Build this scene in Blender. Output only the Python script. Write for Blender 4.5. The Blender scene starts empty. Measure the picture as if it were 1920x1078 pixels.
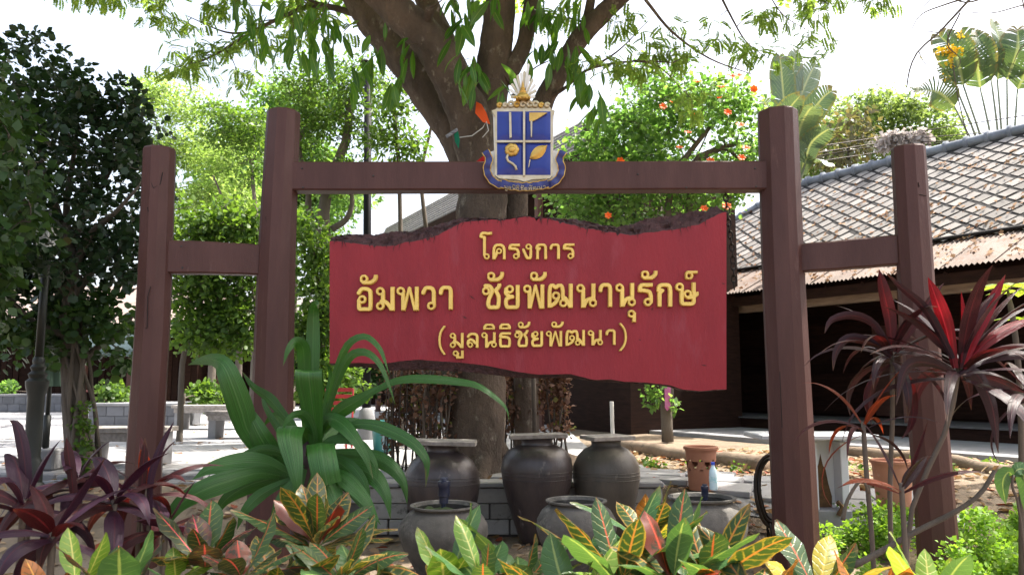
import bpy, math, random
import numpy as np
from mathutils import Vector, Matrix, noise

# ------------------------------------------------------------------ scene, camera, light
scene = bpy.context.scene
COL = scene.collection
R = math.radians
F = 1466.0; CX, CY = 960.0, 539.0           # focal length and centre, in pixels of the photograph
PITCH = math.atan(177.0 / F); EYE = 1.5
cam_data = bpy.data.cameras.new('camera')
cam_data.sensor_width = 36.0
cam_data.lens = 36.0 * F / 1920.0
cam_data.clip_start = 0.05; cam_data.clip_end = 1500.0
cam_data.dof.use_dof = True; cam_data.dof.focus_distance = 6.3; cam_data.dof.aperture_fstop = 4.5
cam = bpy.data.objects.new('camera', cam_data); COL.objects.link(cam)
cam.location = (0, 0, EYE); cam.rotation_euler = (math.pi / 2 + PITCH, 0, 0)
scene.camera = cam

SUN = Vector((0.55, 0.22, 0.98)).normalized()
world = bpy.data.worlds.new('World'); scene.world = world; world.use_nodes = True
wn = world.node_tree; wn.nodes.clear()
sky = wn.nodes.new('ShaderNodeTexSky'); sky.sky_type = 'NISHITA'; sky.sun_disc = False
sky.sun_elevation = math.asin(SUN.z); sky.sun_rotation = math.atan2(SUN.x, SUN.y)
sky.air_density = 1.0; sky.dust_density = 8.0; sky.ozone_density = 0.6
bg = wn.nodes.new('ShaderNodeBackground'); bg.inputs['Strength'].default_value = 0.15
wo = wn.nodes.new('ShaderNodeOutputWorld')
hz = wn.nodes.new('ShaderNodeMix'); hz.data_type = 'RGBA'; hz.inputs[0].default_value = 0.25   # even veil of thin high cloud
hz.inputs[7].default_value = (5.6, 5.9, 6.3, 1); wn.links.new(sky.outputs[0], hz.inputs[6])
wn.links.new(hz.outputs[2], bg.inputs['Color']); wn.links.new(bg.outputs[0], wo.inputs['Surface'])
sd = bpy.data.lights.new('sun', 'SUN'); sd.energy = 4.5; sd.angle = R(0.53); sd.color = (1.0, 0.95, 0.87)
so = bpy.data.objects.new('sun', sd); COL.objects.link(so)
so.rotation_euler = SUN.to_track_quat('Z', 'Y').to_euler()
vs = scene.view_settings
vs.view_transform = 'Standard'; vs.look = 'None'; vs.gamma = 1.0; vs.exposure = 1.58
vs.use_curve_mapping = False
scene.cycles.use_denoising = True
scene.cycles.max_bounces = 7; scene.cycles.diffuse_bounces = 4; scene.cycles.glossy_bounces = 2
scene.cycles.transmission_bounces = 5; scene.cycles.transparent_max_bounces = 6
scene.cycles.sample_clamp_indirect = 6.0

# ------------------------------------------------------------------ pixel -> place
_c, _s = math.cos(PITCH), math.sin(PITCH)
def ray(px, py):
    x = (px - CX) / F; y = (CY - py) / F
    return Vector((x, _c - y * _s, _s + y * _c))
def P(px, py, d):                       # the point seen at (px, py) of the photograph, d metres ahead
    r = ray(px, py); return Vector((0, 0, EYE)) + r * (d / r.y)
def PZ(px, py, z):                      # the same on the level z
    r = ray(px, py); return Vector((0, 0, EYE)) + r * ((z - EYE) / r.z)
def S(px, d):                           # px pixels as metres at distance d
    return px * d / F

# ------------------------------------------------------------------ meshes
class G:
    def __init__(s): s.v = []; s.f = []; s.uv = None
    def add(s, verts, faces):
        o = len(s.v); s.v.extend(Vector(v) for v in verts); s.f.extend([tuple(i + o for i in f) for f in faces]); return s
    def box(s, x0, x1, y0, y1, z0, z1, M=None):
        vs = [Vector(p) for p in ((x0,y0,z0),(x1,y0,z0),(x1,y1,z0),(x0,y1,z0),(x0,y0,z1),(x1,y0,z1),(x1,y1,z1),(x0,y1,z1))]
        if M is not None: vs = [M @ v for v in vs]
        return s.add(vs, [(0,3,2,1),(4,5,6,7),(0,1,5,4),(1,2,6,5),(2,3,7,6),(3,0,4,7)])
    def bbox(s, x0, x1, y0, y1, z0, z1, b=0.01, M=None):       # box with chamfered edges
        pts = []
        for ix, X in enumerate((x0, x1)):
            for iy, Y in enumerate((y0, y1)):
                for iz, Z in enumerate((z0, z1)):
                    sx, sy, sz = (1, -1)[ix], (1, -1)[iy], (1, -1)[iz]
                    pts += [(X, Y + sy*b, Z + sz*b), (X + sx*b, Y, Z + sz*b), (X + sx*b, Y + sy*b, Z)]
        pts = [Vector(p) for p in pts]
        if M is not None: pts = [M @ p for p in pts]
        k = lambda ix, iy, iz, a: (ix*4 + iy*2 + iz)*3 + a
        fs = []
        fs += [tuple(k(0,*q,0) for q in ((0,0),(0,1),(1,1),(1,0))), tuple(k(1,*q,0) for q in ((0,0),(1,0),(1,1),(0,1)))]
        fs += [tuple(k(a,0,b_,1) for a,b_ in ((0,0),(1,0),(1,1),(0,1))), tuple(k(a,1,b_,1) for a,b_ in ((0,0),(0,1),(1,1),(1,0)))]
        fs += [tuple(k(a,b_,0,2) for a,b_ in ((0,0),(0,1),(1,1),(1,0))), tuple(k(a,b_,1,2) for a,b_ in ((0,0),(1,0),(1,1),(0,1)))]
        for i in (0,1):
            for j in (0,1):
                fs.append((k(i,j,0,0),k(i,j,1,0),k(i,j,1,1),k(i,j,0,1)))
                fs.append((k(i,0,j,0),k(i,1,j,0),k(i,1,j,2),k(i,0,j,2)))
                fs.append((k(0,i,j,1),k(1,i,j,1),k(1,i,j,2),k(0,i,j,2)))
        for i in (0,1):
            for j in (0,1):
                for l in (0,1): fs.append((k(i,j,l,0),k(i,j,l,1),k(i,j,l,2)))
        return s.add(pts, fs)
    def tube(s, pts, rad, n=8, cap=True, prof=None):
        pts = [Vector(p) for p in pts]; m = len(pts)
        if not hasattr(rad, '__len__'): rad = [rad] * m
        up = Vector((0.31, 0.17, 0.93)); rings = []; prev = None
        for i in range(m):
            t = (pts[min(i+1, m-1)] - pts[max(i-1, 0)])
            t = t.normalized() if t.length > 1e-9 else Vector((0,0,1))
            if prev is None:
                a = t.cross(up if abs(t.dot(up)) < 0.95 else Vector((1,0,0))).normalized()
            else:
                a = prev - t * prev.dot(t); a = a.normalized() if a.length > 1e-6 else prev
            prev = a; b = t.cross(a)
            for k in range(n):
                q = 2 * math.pi * k / n; r = rad[i] * (prof[k % len(prof)] if prof else 1)
                rings.append(pts[i] + (a * math.cos(q) + b * math.sin(q)) * r)
        fs = [(i*n+k, i*n+(k+1)%n, (i+1)*n+(k+1)%n, (i+1)*n+k) for i in range(m-1) for k in range(n)]
        if cap: fs += [tuple(reversed(range(n))), tuple((m-1)*n + k for k in range(n))]
        return s.add(rings, fs)
    def lathe(s, prof, c=(0,0,0), n=32, wob=0.0, seed=0):
        c = Vector(c); vs = []; rr = random.Random(seed)
        for r, z in prof:
            for k in range(n):
                a = 2*math.pi*k/n
                w = 1 + wob * noise.noise(Vector((math.cos(a)*1.3+seed, math.sin(a)*1.3, z*2.2)))
                vs.append(c + Vector((r*w*math.cos(a), r*w*math.sin(a), z)))
        m = len(prof)
        fs = [(i*n+k, i*n+(k+1)%n, (i+1)*n+(k+1)%n, (i+1)*n+k) for i in range(m-1) for k in range(n)]
        if prof[0][0] > 1e-6: fs.append(tuple(reversed(range(n))))
        if prof[-1][0] > 1e-6: fs.append(tuple((m-1)*n + k for k in range(n)))
        return s.add(vs, fs)
    def slab(s, front, depth):            # closed outline, front facing -y, pushed back by depth (a vector)
        front = [Vector(p) for p in front]; n = len(front); d = Vector(depth)
        vs = front + [p + d for p in front]
        return s.add(vs, [tuple(range(n)), tuple(reversed(range(n, 2*n)))] + [(i, i+n, (i+1)%n+n, (i+1)%n) for i in range(n)])
    def grid(s, rows):
        m, n = len(rows), len(rows[0])
        return s.add([p for r in rows for p in r], [(i*n+j, i*n+j+1, (i+1)*n+j+1, (i+1)*n+j) for i in range(m-1) for j in range(n-1)])
    def mesh(s, name, off=(0,0,0)):
        me = bpy.data.meshes.new(name); o = Vector(off)
        me.from_pydata([v - o for v in s.v], [], s.f)
        if s.uv is not None:
            l = me.uv_layers.new(name='UVMap')
            idx = np.empty(len(me.loops), dtype=np.int32); me.loops.foreach_get('vertex_index', idx)
            l.data.foreach_set('uv', np.asarray(s.uv, dtype=np.float32)[idx].ravel())
        return me

def np_mesh(name, V, Fc, off=(0,0,0)):
    me = bpy.data.meshes.new(name)
    V = np.asarray(V, dtype=np.float32) - np.asarray(off, dtype=np.float32)
    Fc = np.asarray(Fc, dtype=np.int32); m, k = Fc.shape
    me.vertices.add(len(V)); me.vertices.foreach_set('co', V.ravel())
    me.loops.add(m*k); me.loops.foreach_set('vertex_index', Fc.ravel())
    me.polygons.add(m)
    me.polygons.foreach_set('loop_start', np.arange(0, m*k, k, dtype=np.int32))
    try: me.polygons.foreach_set('loop_total', np.full(m, k, dtype=np.int32))
    except Exception: pass
    me.update(calc_edges=True); return me

def shade(me, angle=None):
    n = len(me.polygons)
    me.polygons.foreach_set('use_smooth', np.ones(n, dtype=bool))
    if angle is not None: me.set_sharp_from_angle(angle=R(angle))
    me.update()

# ------------------------------------------------------------------ objects
def tag(o, label=None, cat=None, group=None, kind=None):
    if label: o['label'] = label
    if cat: o['category'] = cat
    if group: o['group'] = group
    if kind: o['kind'] = kind
    return o
def thing(name, label, cat, loc, group=None):
    o = bpy.data.objects.new(name, None); o.empty_display_size = 0.1; COL.objects.link(o); o.location = loc
    return tag(o, label, cat, group)
def root_loc(o):
    while o.parent is not None: o = o.parent
    return o.location.copy()
def part(name, g, m, parent, smooth=None, label=None, kind=None):
    off = root_loc(parent)
    me = g.mesh(name, off) if isinstance(g, G) else g
    if m is not None: me.materials.append(m)
    if smooth is not None: shade(me, None if smooth is True else smooth)
    o = bpy.data.objects.new(name, me); COL.objects.link(o); o.parent = parent
    return tag(o, label, None, None, kind)
def solo(name, g, m, label, cat, loc, group=None, smooth=None, kind=None):
    me = g.mesh(name, loc) if isinstance(g, G) else g
    me.materials.append(m)
    if smooth is not None: shade(me, None if smooth is True else smooth)
    o = bpy.data.objects.new(name, me); COL.objects.link(o); o.location = loc
    return tag(o, label, cat, group, kind)
def inst(name, me, parent, M):            # one more piece sharing a mesh, M relative to the root
    o = bpy.data.objects.new(name, me); COL.objects.link(o); o.parent = parent; o.matrix_local = M; return o
def structure(name, g, m, smooth=None):
    return solo(name, g, m, None, None, (0,0,0), None, smooth, 'structure')

# ------------------------------------------------------------------ materials
def _nt(name):
    m = bpy.data.materials.new(name); m.use_nodes = True; t = m.node_tree; t.nodes.clear()
    out = t.nodes.new('ShaderNodeOutputMaterial'); return m, t, out
def N(t, typ, **kw):
    n = t.nodes.new(typ)
    for k, v in kw.items():
        if hasattr(n, k): setattr(n, k, v)
        else: n.inputs[k].default_value = v
    return n
def math_(t, op, a, b=None, c=None):
    n = t.nodes.new('ShaderNodeMath'); n.operation = op
    for i, x in enumerate((a, b, c)):
        if x is None: continue
        if isinstance(x, (int, float)): n.inputs[i].default_value = x
        else: t.links.new(x, n.inputs[i])
    return n.outputs[0]
def mixc(t, f, a, b, typ='MIX'):
    n = t.nodes.new('ShaderNodeMix'); n.data_type = 'RGBA'; n.blend_type = typ
    for i, x in ((0, f), (6, a), (7, b)):
        if isinstance(x, (int, float)): n.inputs[i].default_value = x
        elif isinstance(x, tuple): n.inputs[i].default_value = (*x[:3], 1)
        else: t.links.new(x, n.inputs[i])
    return n.outputs[2]
def ramp(t, x, a, b):
    n = t.nodes.new('ShaderNodeMapRange'); n.inputs['From Min'].default_value = a; n.inputs['From Max'].default_value = b
    t.links.new(x, n.inputs['Value']); return n.outputs[0]
def noise_(t, co, scale, detail=4, rough=0.6, dist=0.0):
    n = N(t, 'ShaderNodeTexNoise', Scale=scale, Detail=detail, Roughness=rough, Distortion=dist)
    t.links.new(co, n.inputs['Vector']); return n.outputs['Fac']
def scaled(t, co, sc):
    n = t.nodes.new('ShaderNodeMapping'); n.inputs['Scale'].default_value = sc; t.links.new(co, n.inputs['Vector']); return n.outputs[0]
def bumpn(t, h, strength, dist):
    n = N(t, 'ShaderNodeBump', Strength=strength, Distance=dist); t.links.new(h, n.inputs['Height']); return n.outputs[0]

def mat(name, c1, c2=None, rough=0.6, scale=4.0, stretch=(1,1,1), c3=None, c3amt=0.5, c3scale=9.0,
        bump=0.0, bscale=40.0, bdist=0.01, metal=0.0, spec=0.5, rnd=0.0, rvar=0.1, coat=0.0):
    m, t, out = _nt(name)
    tc = t.nodes.new('ShaderNodeTexCoord'); src = tc.outputs['Object']
    if rnd:                                # alike pieces share a mesh: shift the pattern from piece to piece
        o0 = t.nodes.new('ShaderNodeObjectInfo'); va = t.nodes.new('ShaderNodeVectorMath'); va.operation = 'ADD'
        cx = t.nodes.new('ShaderNodeCombineXYZ')
        for k, f in enumerate((37.0, 91.0, 53.0)): t.links.new(math_(t, 'MULTIPLY', o0.outputs['Random'], f), cx.inputs[k])
        t.links.new(src, va.inputs[0]); t.links.new(cx.outputs[0], va.inputs[1]); src = va.outputs[0]
    co = scaled(t, src, stretch)
    b = N(t, 'ShaderNodeBsdfPrincipled'); b.inputs['Metallic'].default_value = metal
    b.inputs['Specular IOR Level'].default_value = spec; b.inputs['Coat Weight'].default_value = coat
    c2 = c2 or tuple(x*0.75 for x in c1)
    n1 = noise_(t, co, scale, 6, 0.62)
    col = mixc(t, ramp(t, n1, 0.32, 0.68), c1, c2)
    if c3 is not None:
        n2 = noise_(t, co, c3scale, 8, 0.7)
        col = mixc(t, ramp(t, n2, 1.0 - c3amt, 1.0 - c3amt + 0.12), col, c3)
    if rnd:
        oi = t.nodes.new('ShaderNodeObjectInfo')
        hsv = t.nodes.new('ShaderNodeHueSaturation')
        t.links.new(math_(t, 'MULTIPLY_ADD', oi.outputs['Random'], 2*rnd, 1.0 - rnd), hsv.inputs['Value'])
        t.links.new(col, hsv.inputs['Color']); col = hsv.outputs[0]
    t.links.new(col, b.inputs['Base Color'])
    t.links.new(math_(t, 'MULTIPLY_ADD', n1, rvar*2, rough - rvar), b.inputs['Roughness'])
    if bump:
        t.links.new(bumpn(t, noise_(t, co, bscale, 8, 0.7), bump, bdist), b.inputs['Normal'])
    t.links.new(b.outputs[0], out.inputs['Surface']); return m

def leafmat(name, c1, c2, trans=0.4, tcol=None, rough=0.45, island=True, spec=0.4, dead=None, deadamt=0.0):
    m, t, out = _nt(name)
    if island:
        r = t.nodes.new('ShaderNodeNewGeometry').outputs['Random Per Island']
    else:
        r = t.nodes.new('ShaderNodeObjectInfo').outputs['Random']
    col = mixc(t, r, c1, c2)
    if dead:
        col = mixc(t, ramp(t, math_(t, 'FRACT', math_(t, 'MULTIPLY', r, 17.3)), 1-deadamt, 1-deadamt+0.02), col, dead)
    b = N(t, 'ShaderNodeBsdfPrincipled', Roughness=rough); b.inputs['Specular IOR Level'].default_value = spec
    t.links.new(col, b.inputs['Base Color'])
    tr = t.nodes.new('ShaderNodeBsdfTranslucent')
    t.links.new(mixc(t, 1.0, col, tcol or (1.9, 1.7, 0.7), 'MULTIPLY'), tr.inputs['Color'])
    mx = t.nodes.new('ShaderNodeMixShader'); mx.inputs[0].default_value = trans
    t.links.new(b.outputs[0], mx.inputs[1]); t.links.new(tr.outputs[0], mx.inputs[2])
    t.links.new(mx.outputs[0], out.inputs['Surface']); return m

def blademat(name, base, base2, vein=None, rib=None, blotch=None, blotchamt=0.0, edge=None, veins=9.0, vw=0.16, ribw=0.07,
             trans=0.3, tcol=(1.8,1.6,0.7), rough=0.38, stripes=0.0, spec=0.5, tip=(0.16,0.10,0.05), tipamt=0.5, dust=0.10):
    """a single big leaf: u runs along it, v across it; midrib, side veins and blotches are the leaf's own colours"""
    m, t, out = _nt(name)
    uv = t.nodes.new('ShaderNodeUVMap'); sp = t.nodes.new('ShaderNodeSeparateXYZ'); t.links.new(uv.outputs[0], sp.inputs[0])
    u, v = sp.outputs[0], sp.outputs[1]
    av = math_(t, 'ABSOLUTE', math_(t, 'MULTIPLY_ADD', v, 2.0, -1.0))
    tc = t.nodes.new('ShaderNodeTexCoord'); oi = t.nodes.new('ShaderNodeObjectInfo')
    va = t.nodes.new('ShaderNodeVectorMath'); va.operation = 'ADD'
    cr = t.nodes.new('ShaderNodeCombineXYZ'); t.links.new(math_(t, 'MULTIPLY', oi.outputs['Random'], 40.0), cr.inputs[2])
    t.links.new(uv.outputs[0], va.inputs[0]); t.links.new(cr.outputs[0], va.inputs[1])
    col = mixc(t, oi.outputs['Random'], base, base2)
    bumph = None
    if blotch:
        nb = noise_(t, scaled(t, va.outputs[0], (7, 4, 1)), 1.0, 5, 0.65)
        lim = math_(t, 'MULTIPLY_ADD', oi.outputs['Random'], -0.16, 0.76 - blotchamt)
        msk = t.nodes.new('ShaderNodeMapRange'); t.links.new(nb, msk.inputs['Value']); t.links.new(lim, msk.inputs['From Min'])
        t.links.new(math_(t, 'ADD', lim, 0.10), msk.inputs['From Max'])
        col = mixc(t, msk.outputs[0], col, blotch)
    if edge:
        ne = noise_(t, scaled(t, va.outputs[0], (9, 3, 1)), 1.0, 3)
        col = mixc(t, ramp(t, math_(t, 'MULTIPLY_ADD', ne, 0.35, av), 0.98, 1.1), col, edge)
    if vein:
        nz = noise_(t, scaled(t, va.outputs[0], (10, 5, 1)), 1.0, 3)
        x = math_(t, 'MULTIPLY', math_(t, 'MULTIPLY_ADD', av, -0.13, u), veins)
        x = math_(t, 'ADD', x, math_(t, 'MULTIPLY', nz, 0.7))
        fr = math_(t, 'ABSOLUTE', math_(t, 'MULTIPLY_ADD', math_(t, 'FRACT', x), 2.0, -1.0))
        w = ramp(t, fr, vw + 0.16, vw * 0.3)
        fade = ramp(t, math_(t, 'ADD', av, math_(t, 'MULTIPLY', nz, 0.5)), 1.25, 0.75)
        col = mixc(t, math_(t, 'MULTIPLY', math_(t, 'MULTIPLY', w, fade), 0.85), col, vein); bumph = w
    if stripes:
        ns = noise_(t, scaled(t, va.outputs[0], (0.9, 30, 1)), 1.0, 4)
        col = mixc(t, math_(t, 'MULTIPLY', ramp(t, ns, 0.4, 0.7), stripes), col, tuple(min(1, x*2.3) for x in base)); bumph = ns
    if rib:
        col = mixc(t, ramp(t, av, ribw * 1.6, ribw * 0.6), col, rib)
    nt_ = noise_(t, scaled(t, va.outputs[0], (5, 3, 1)), 1.0, 4)       # withered tip and edge spots
    ws = math_(t, 'ADD', u, math_(t, 'MULTIPLY_ADD', nt_, 0.5, math_(t, 'MULTIPLY', av, 0.05)))
    lim2 = math_(t, 'MULTIPLY_ADD', oi.outputs['Random'], 0.22, 1.12)
    mt = t.nodes.new('ShaderNodeMapRange'); t.links.new(ws, mt.inputs['Value']); t.links.new(lim2, mt.inputs['From Min']); t.links.new(math_(t, 'ADD', lim2, 0.08), mt.inputs['From Max'])
    col = mixc(t, math_(t, 'MULTIPLY', mt.outputs[0], tipamt), col, tip)
    nd = noise_(t, scaled(t, va.outputs[0], (2.5, 1.5, 1)), 1.0, 5)
    col = mixc(t, math_(t, 'MULTIPLY', ramp(t, nd, .45, .75), dust), col, mixc(t, .5, col, (0.16,0.15,0.11)))
    b = N(t, 'ShaderNodeBsdfPrincipled', Roughness=rough); b.inputs['Specular IOR Level'].default_value = spec
    t.links.new(col, b.inputs['Base Color'])
    if bumph is not None: t.links.new(bumpn(t, bumph, 0.7 if stripes else 0.3, 0.006), b.inputs['Normal'])
    tr = t.nodes.new('ShaderNodeBsdfTranslucent'); t.links.new(mixc(t, 1.0, col, tcol, 'MULTIPLY'), tr.inputs['Color'])
    mx = t.nodes.new('ShaderNodeMixShader'); mx.inputs[0].default_value = trans
    t.links.new(b.outputs[0], mx.inputs[1]); t.links.new(tr.outputs[0], mx.inputs[2])
    t.links.new(mx.outputs[0], out.inputs['Surface']); return m

# ------------------------------------------------------------------ curves and leaves
def cr(pts, n):                          # Catmull-Rom through the points, n samples
    pts = [Vector(p) for p in pts]
    if len(pts) == 2: return [pts[0].lerp(pts[1], i/(n-1)) for i in range(n)]
    q = [pts[0]*2 - pts[1]] + pts + [pts[-1]*2 - pts[-2]]; out = []; m = len(pts) - 1
    for i in range(n):
        x = i/(n-1)*m; k = min(int(x), m-1); t = x - k; a, b, c, d = q[k], q[k+1], q[k+2], q[k+3]
        out.append(0.5*((2*b) + (c-a)*t + (2*a-5*b+4*c-d)*t*t + (3*b-a-3*c+d)*t**3))
    return out
def blade(path, wid, side=None, roll=0.0, fold=0.18, nl=12, cols=(-1,-0.5,0,0.5,1), wave=0.0, seed=0, pleat=0.0):
    """a leaf swept along a path: wid(t) is half its width; returns G with uv"""
    pts = cr(path, nl+1); g = G(); uv = []; prev = None; rr = random.Random(seed); ph = rr.uniform(0, 6)
    rows = []
    for i, p in enumerate(pts):
        t = (pts[min(i+1, nl)] - pts[max(i-1, 0)])
        t = t.normalized() if t.length > 1e-9 else Vector((0,0,1))
        sd = Vector(side) if side is not None else t.cross((p - Vector((0,0,EYE))).normalized())
        sd = sd - t*sd.dot(t)
        sd = sd.normalized() if sd.length > 1e-5 else (prev or Vector((1,0,0)))
        if prev is not None and sd.dot(prev) < 0: sd = -sd
        prev = sd; nn = sd.cross(t).normalized()
        if roll:
            sd = sd*math.cos(roll) + nn*math.sin(roll); nn = sd.cross(t).normalized()
        u = i/nl; w = wid(u); row = []
        for c in cols:
            wv = wave*math.sin(u*17 + ph + c*1.3)*abs(c) if wave else 0
            if pleat: wv += pleat*w*(1 if int(round(abs(c)*9)) % 2 else -1)
            row.append(p + sd*(w*c) + nn*(fold*w*abs(c) + wv)); uv.append((u, c*0.5 + 0.5))
        rows.append(row)
    g.grid(rows); g.uv = uv; return g
def w_ellip(W, a=0.55, base=0.12):       # oval leaf, widest at a
    def f(t):
        x = t/a*0.5 if t < a else 0.5 + (t-a)/(1-a)*0.5
        return W*max(0.02, math.sin(math.pi*x)**0.8*(1-0.0*t)) if t > 0.04 else W*base
    return f
def w_strap(W, base=0.55, peak=0.4, tip=1.0):
    def f(t):
        a = base + (1-base)*min(1, t/peak) if t < peak else 1.0
        b = 1.0 if t < peak else max(0.0, 1-((t-peak)/(1-peak))**(2.2 if tip == 1 else tip))
        return W*max(0.02, a*(b if tip else 1))
    return f
def arch(p0, az, el, L, droop, pw=1.4, n=6):
    """points of a leaf that leaves p0 at elevation el and bends down by droop radians"""
    p = Vector(p0); out = [p.copy()]; a = Vector((math.cos(az), math.sin(az), 0))
    for i in range(n):
        t = (i+0.5)/n; e = el - droop*t**pw
        p = p + (a*math.cos(e) + Vector((0,0,math.sin(e))))*(L/n); out.append(p.copy())
    return out

def rand_dirs(rng, n):
    v = rng.normal(size=(n,3)); return v/np.linalg.norm(v, axis=1, keepdims=True)
T_LEAF = (np.array([(0,0,0),(0.5,0.42,0.10),(0,1,-0.06),(-0.5,0.42,0.10)]), np.array([(0,1,2,3)]))
T_OVAL = (np.array([(0,0,0),(0.42,0.25,0.06),(0.46,0.68,0.07),(0,1,-0.05),(-0.46,0.68,0.07),(-0.42,0.25,0.06),(0,0.5,-0.02)]),
          np.array([(0,1,6,5),(1,2,3,6),(5,6,3,4)]))
def spray_template(pairs=9, ll=0.30, lw=0.11, seed=0):
    rr = random.Random(seed); V = []; Fc = []
    for i in range(pairs):
        t = 0.12 + 0.86*i/(pairs-1)
        for s in (-1, 1):
            o = np.array((0, t, -0.35*t*t)); L = ll*(1-0.35*abs(t-0.5))*rr.uniform(0.8,1.15); a = rr.uniform(0.9,1.25)
            d = np.array((s*math.sin(a), math.cos(a), -0.18)); w = np.array((-d[1]*s*0.5, d[0]*s*0.5, 0))*lw/ll*L*2
            b = len(V); V += [o, o+d*L*0.45+w*0.9+np.array((0,0,.012)), o+d*L, o+d*L*0.45-w*0.9-np.array((0,0,.012))]; Fc.append((b,b+1,b+2,b+3))
    return np.array(V), np.array(Fc)
def scatter(T, pts, ydir, zdir, sc, wsc=1.0):
    """rigid copies of a template: y along ydir, z near zdir"""
    V, Fc = T; n = len(pts)
    y = ydir/np.linalg.norm(ydir, axis=1, keepdims=True)
    x = np.cross(y, zdir); x /= np.maximum(1e-6, np.linalg.norm(x, axis=1, keepdims=True)); z = np.cross(x, y)
    sc = np.broadcast_to(np.asarray(sc, dtype=float), (n,))
    W = V[None,:,0:1]*x[:,None,:]*wsc + V[None,:,1:2]*y[:,None,:] + V[None,:,2:3]*z[:,None,:]
    W = W*sc[:,None,None] + pts[:,None,:]
    FF = Fc[None] + (np.arange(n)*len(V))[:,None,None]
    return W.reshape(-1,3), FF.reshape(-1, Fc.shape[1])

# ------------------------------------------------------------------ trees
class Tree:
    def __init__(s, seed): s.g = G(); s.nodes = []; s.rng = np.random.default_rng(seed); s.tips = []
    def limb(s, pts, r0, r1, n=10, smooth=14, prof=None, wob=0.0, rough=0.0):
        pts = [Vector(p) for p in pts]
        if 0.46 < pts[0].z < 1.3 and (pts[1]-pts[0]).normalized().z > .75: pts = [Vector((pts[0].x, pts[0].y, .38))] + pts
        c = cr(pts, smooth); m = len(c); rad = [r0 + (r1-r0)*i/(m-1) for i in range(m)]
        if wob: c = [p + Vector(noise.noise_vector(p*1.7))*wob for p in c]
        v0 = len(s.g.v); s.g.tube(c, rad, n, prof=prof)
        if rough:                          # ridges and hollows of the bark
            for i in range(v0, len(s.g.v)):
                v = s.g.v[i]; k = min(m-1, (i-v0)//n); d = v - c[k]
                f = noise.noise(Vector((v.x*13, v.y*13, v.z*2.6))) + .6*noise.noise(Vector((v.x*29, v.y*29, v.z*9))) + .9*noise.noise(v*2.3)
                s.g.v[i] = c[k] + d*(1 + rough*f*min(1.0, .22/max(.05, rad[k]))**.5)
        s.nodes += [(p, r) for p, r in zip(c[1:], rad[1:])]; return s
    def fill(s, targets, r=0.02, sag=0.12, n=5):
        """carries a thin branch from the nearest wood to each target"""
        A = np.array([tuple(p) for p, _ in s.nodes]); Rr = [q for _, q in s.nodes]
        tg = np.array(targets); order = np.argsort([np.min(np.linalg.norm(A - q, axis=1)) for q in tg])
        for k in order:
            q = tg[k]; D = np.linalg.norm(A - q, axis=1); i = int(np.argmin(D)); a = Vector(A[i]); b = Vector(q); L = (b-a).length
            if L < 0.02: continue
            mid = a.lerp(b, 0.5) + Vector(s.rng.normal(size=3))*L*0.10 + Vector((0,0,L*sag))
            c = cr([a, mid, b], 6); ra = min(Rr[i]*0.75, max(r, r + 0.012*L)); rad = [ra + (r*0.35-ra)*j/5 for j in range(6)]
            s.g.tube(c, rad, n, cap=False)
            A = np.vstack([A, np.array([tuple(p) for p in c[2:]])]); Rr += rad[2:]
            s.tips.append((b, (b - mid).normalized()))
        return s
def blob_pts(rng, blobs, n, shell=0.55):
    """points in a set of ellipsoids (centre, radii), nearer their surface as shell goes to 1"""
    vol = np.array([b[1][0]*b[1][1]*b[1][2] for b in blobs])**0.75; cnt = rng.multinomial(n, vol/vol.sum()); out = []
    for (c, r), k in zip(blobs, cnt):
        d = rand_dirs(rng, k); t = rng.uniform(size=(k,1))**(1/3); t = t*(1-shell) + shell*np.maximum(t, 0.75)*rng.uniform(0.85,1.08,size=(k,1))
        out.append(np.array(tuple(c)) + d*t*np.array(r))
    return np.vstack(out)
def clump_leaves(rng, centres, per, rad, L, out_from=None, hang=0.3, flat=1.0, lvar=0.35, tmpl=None, wsc=1.0, up=1.0):
    c = np.repeat(np.asarray(centres), per, axis=0); n = len(c)
    off = rand_dirs(rng, n)*(rng.uniform(size=(n,1))**0.5)*rad; off[:,2] *= flat
    d = off/np.maximum(1e-6, np.linalg.norm(off, axis=1, keepdims=True)) + rng.normal(size=(n,3))*0.6; d[:,2] -= hang
    z = rng.normal(size=(n,3))*0.7; z[:,2] += up
    return scatter(tmpl or T_LEAF, c + off, d, z, L*(1 + lvar*(rng.uniform(size=n)*2-1)), wsc)
# ------------------------------------------------------------------ materials of the setting
M_SOIL = mat('soil', (0.16,0.115,0.075), (0.30,0.235,0.165), 0.95, 1.6, c3=(0.07,0.05,0.032), c3amt=0.42, c3scale=14, bump=0.8, bscale=25, bdist=0.05)
M_PAVE = mat('pale_paving', (0.34,0.335,0.34), (0.26,0.255,0.255), 0.85, 1.2, c3=(0.16,0.15,0.14), c3amt=0.36, c3scale=6, bump=0.3, bscale=60, rnd=0.12)
M_CONC = mat('grey_concrete', (0.25,0.25,0.26), (0.16,0.16,0.165), 0.9, 1.4, c3=(0.07,0.068,0.065), c3amt=0.38, c3scale=5, bump=0.3, bscale=50, rnd=0.12)
M_BLOCK = mat('wall_block', (0.42,0.40,0.37), (0.29,0.275,0.255), 0.92, 3, c3=(0.05,0.055,0.04), c3amt=0.42, c3scale=7, bump=0.5, bscale=50, rnd=0.15)
M_MORTAR = mat('mortar', (0.12,0.11,0.10), None, 0.95, 8)
M_DWOOD = mat('dark_wood', (0.034,0.015,0.010), (0.016,0.008,0.006), 0.75, 3, (1,1,8), bump=0.3, bscale=20, rnd=0.3, spec=0.12)
M_RWOOD = mat('red_brown_wood', (0.12,0.045,0.03), (0.07,0.028,0.02), 0.55, 3, (1,1,6), bump=0.3, bscale=20, rnd=0.2)
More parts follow.
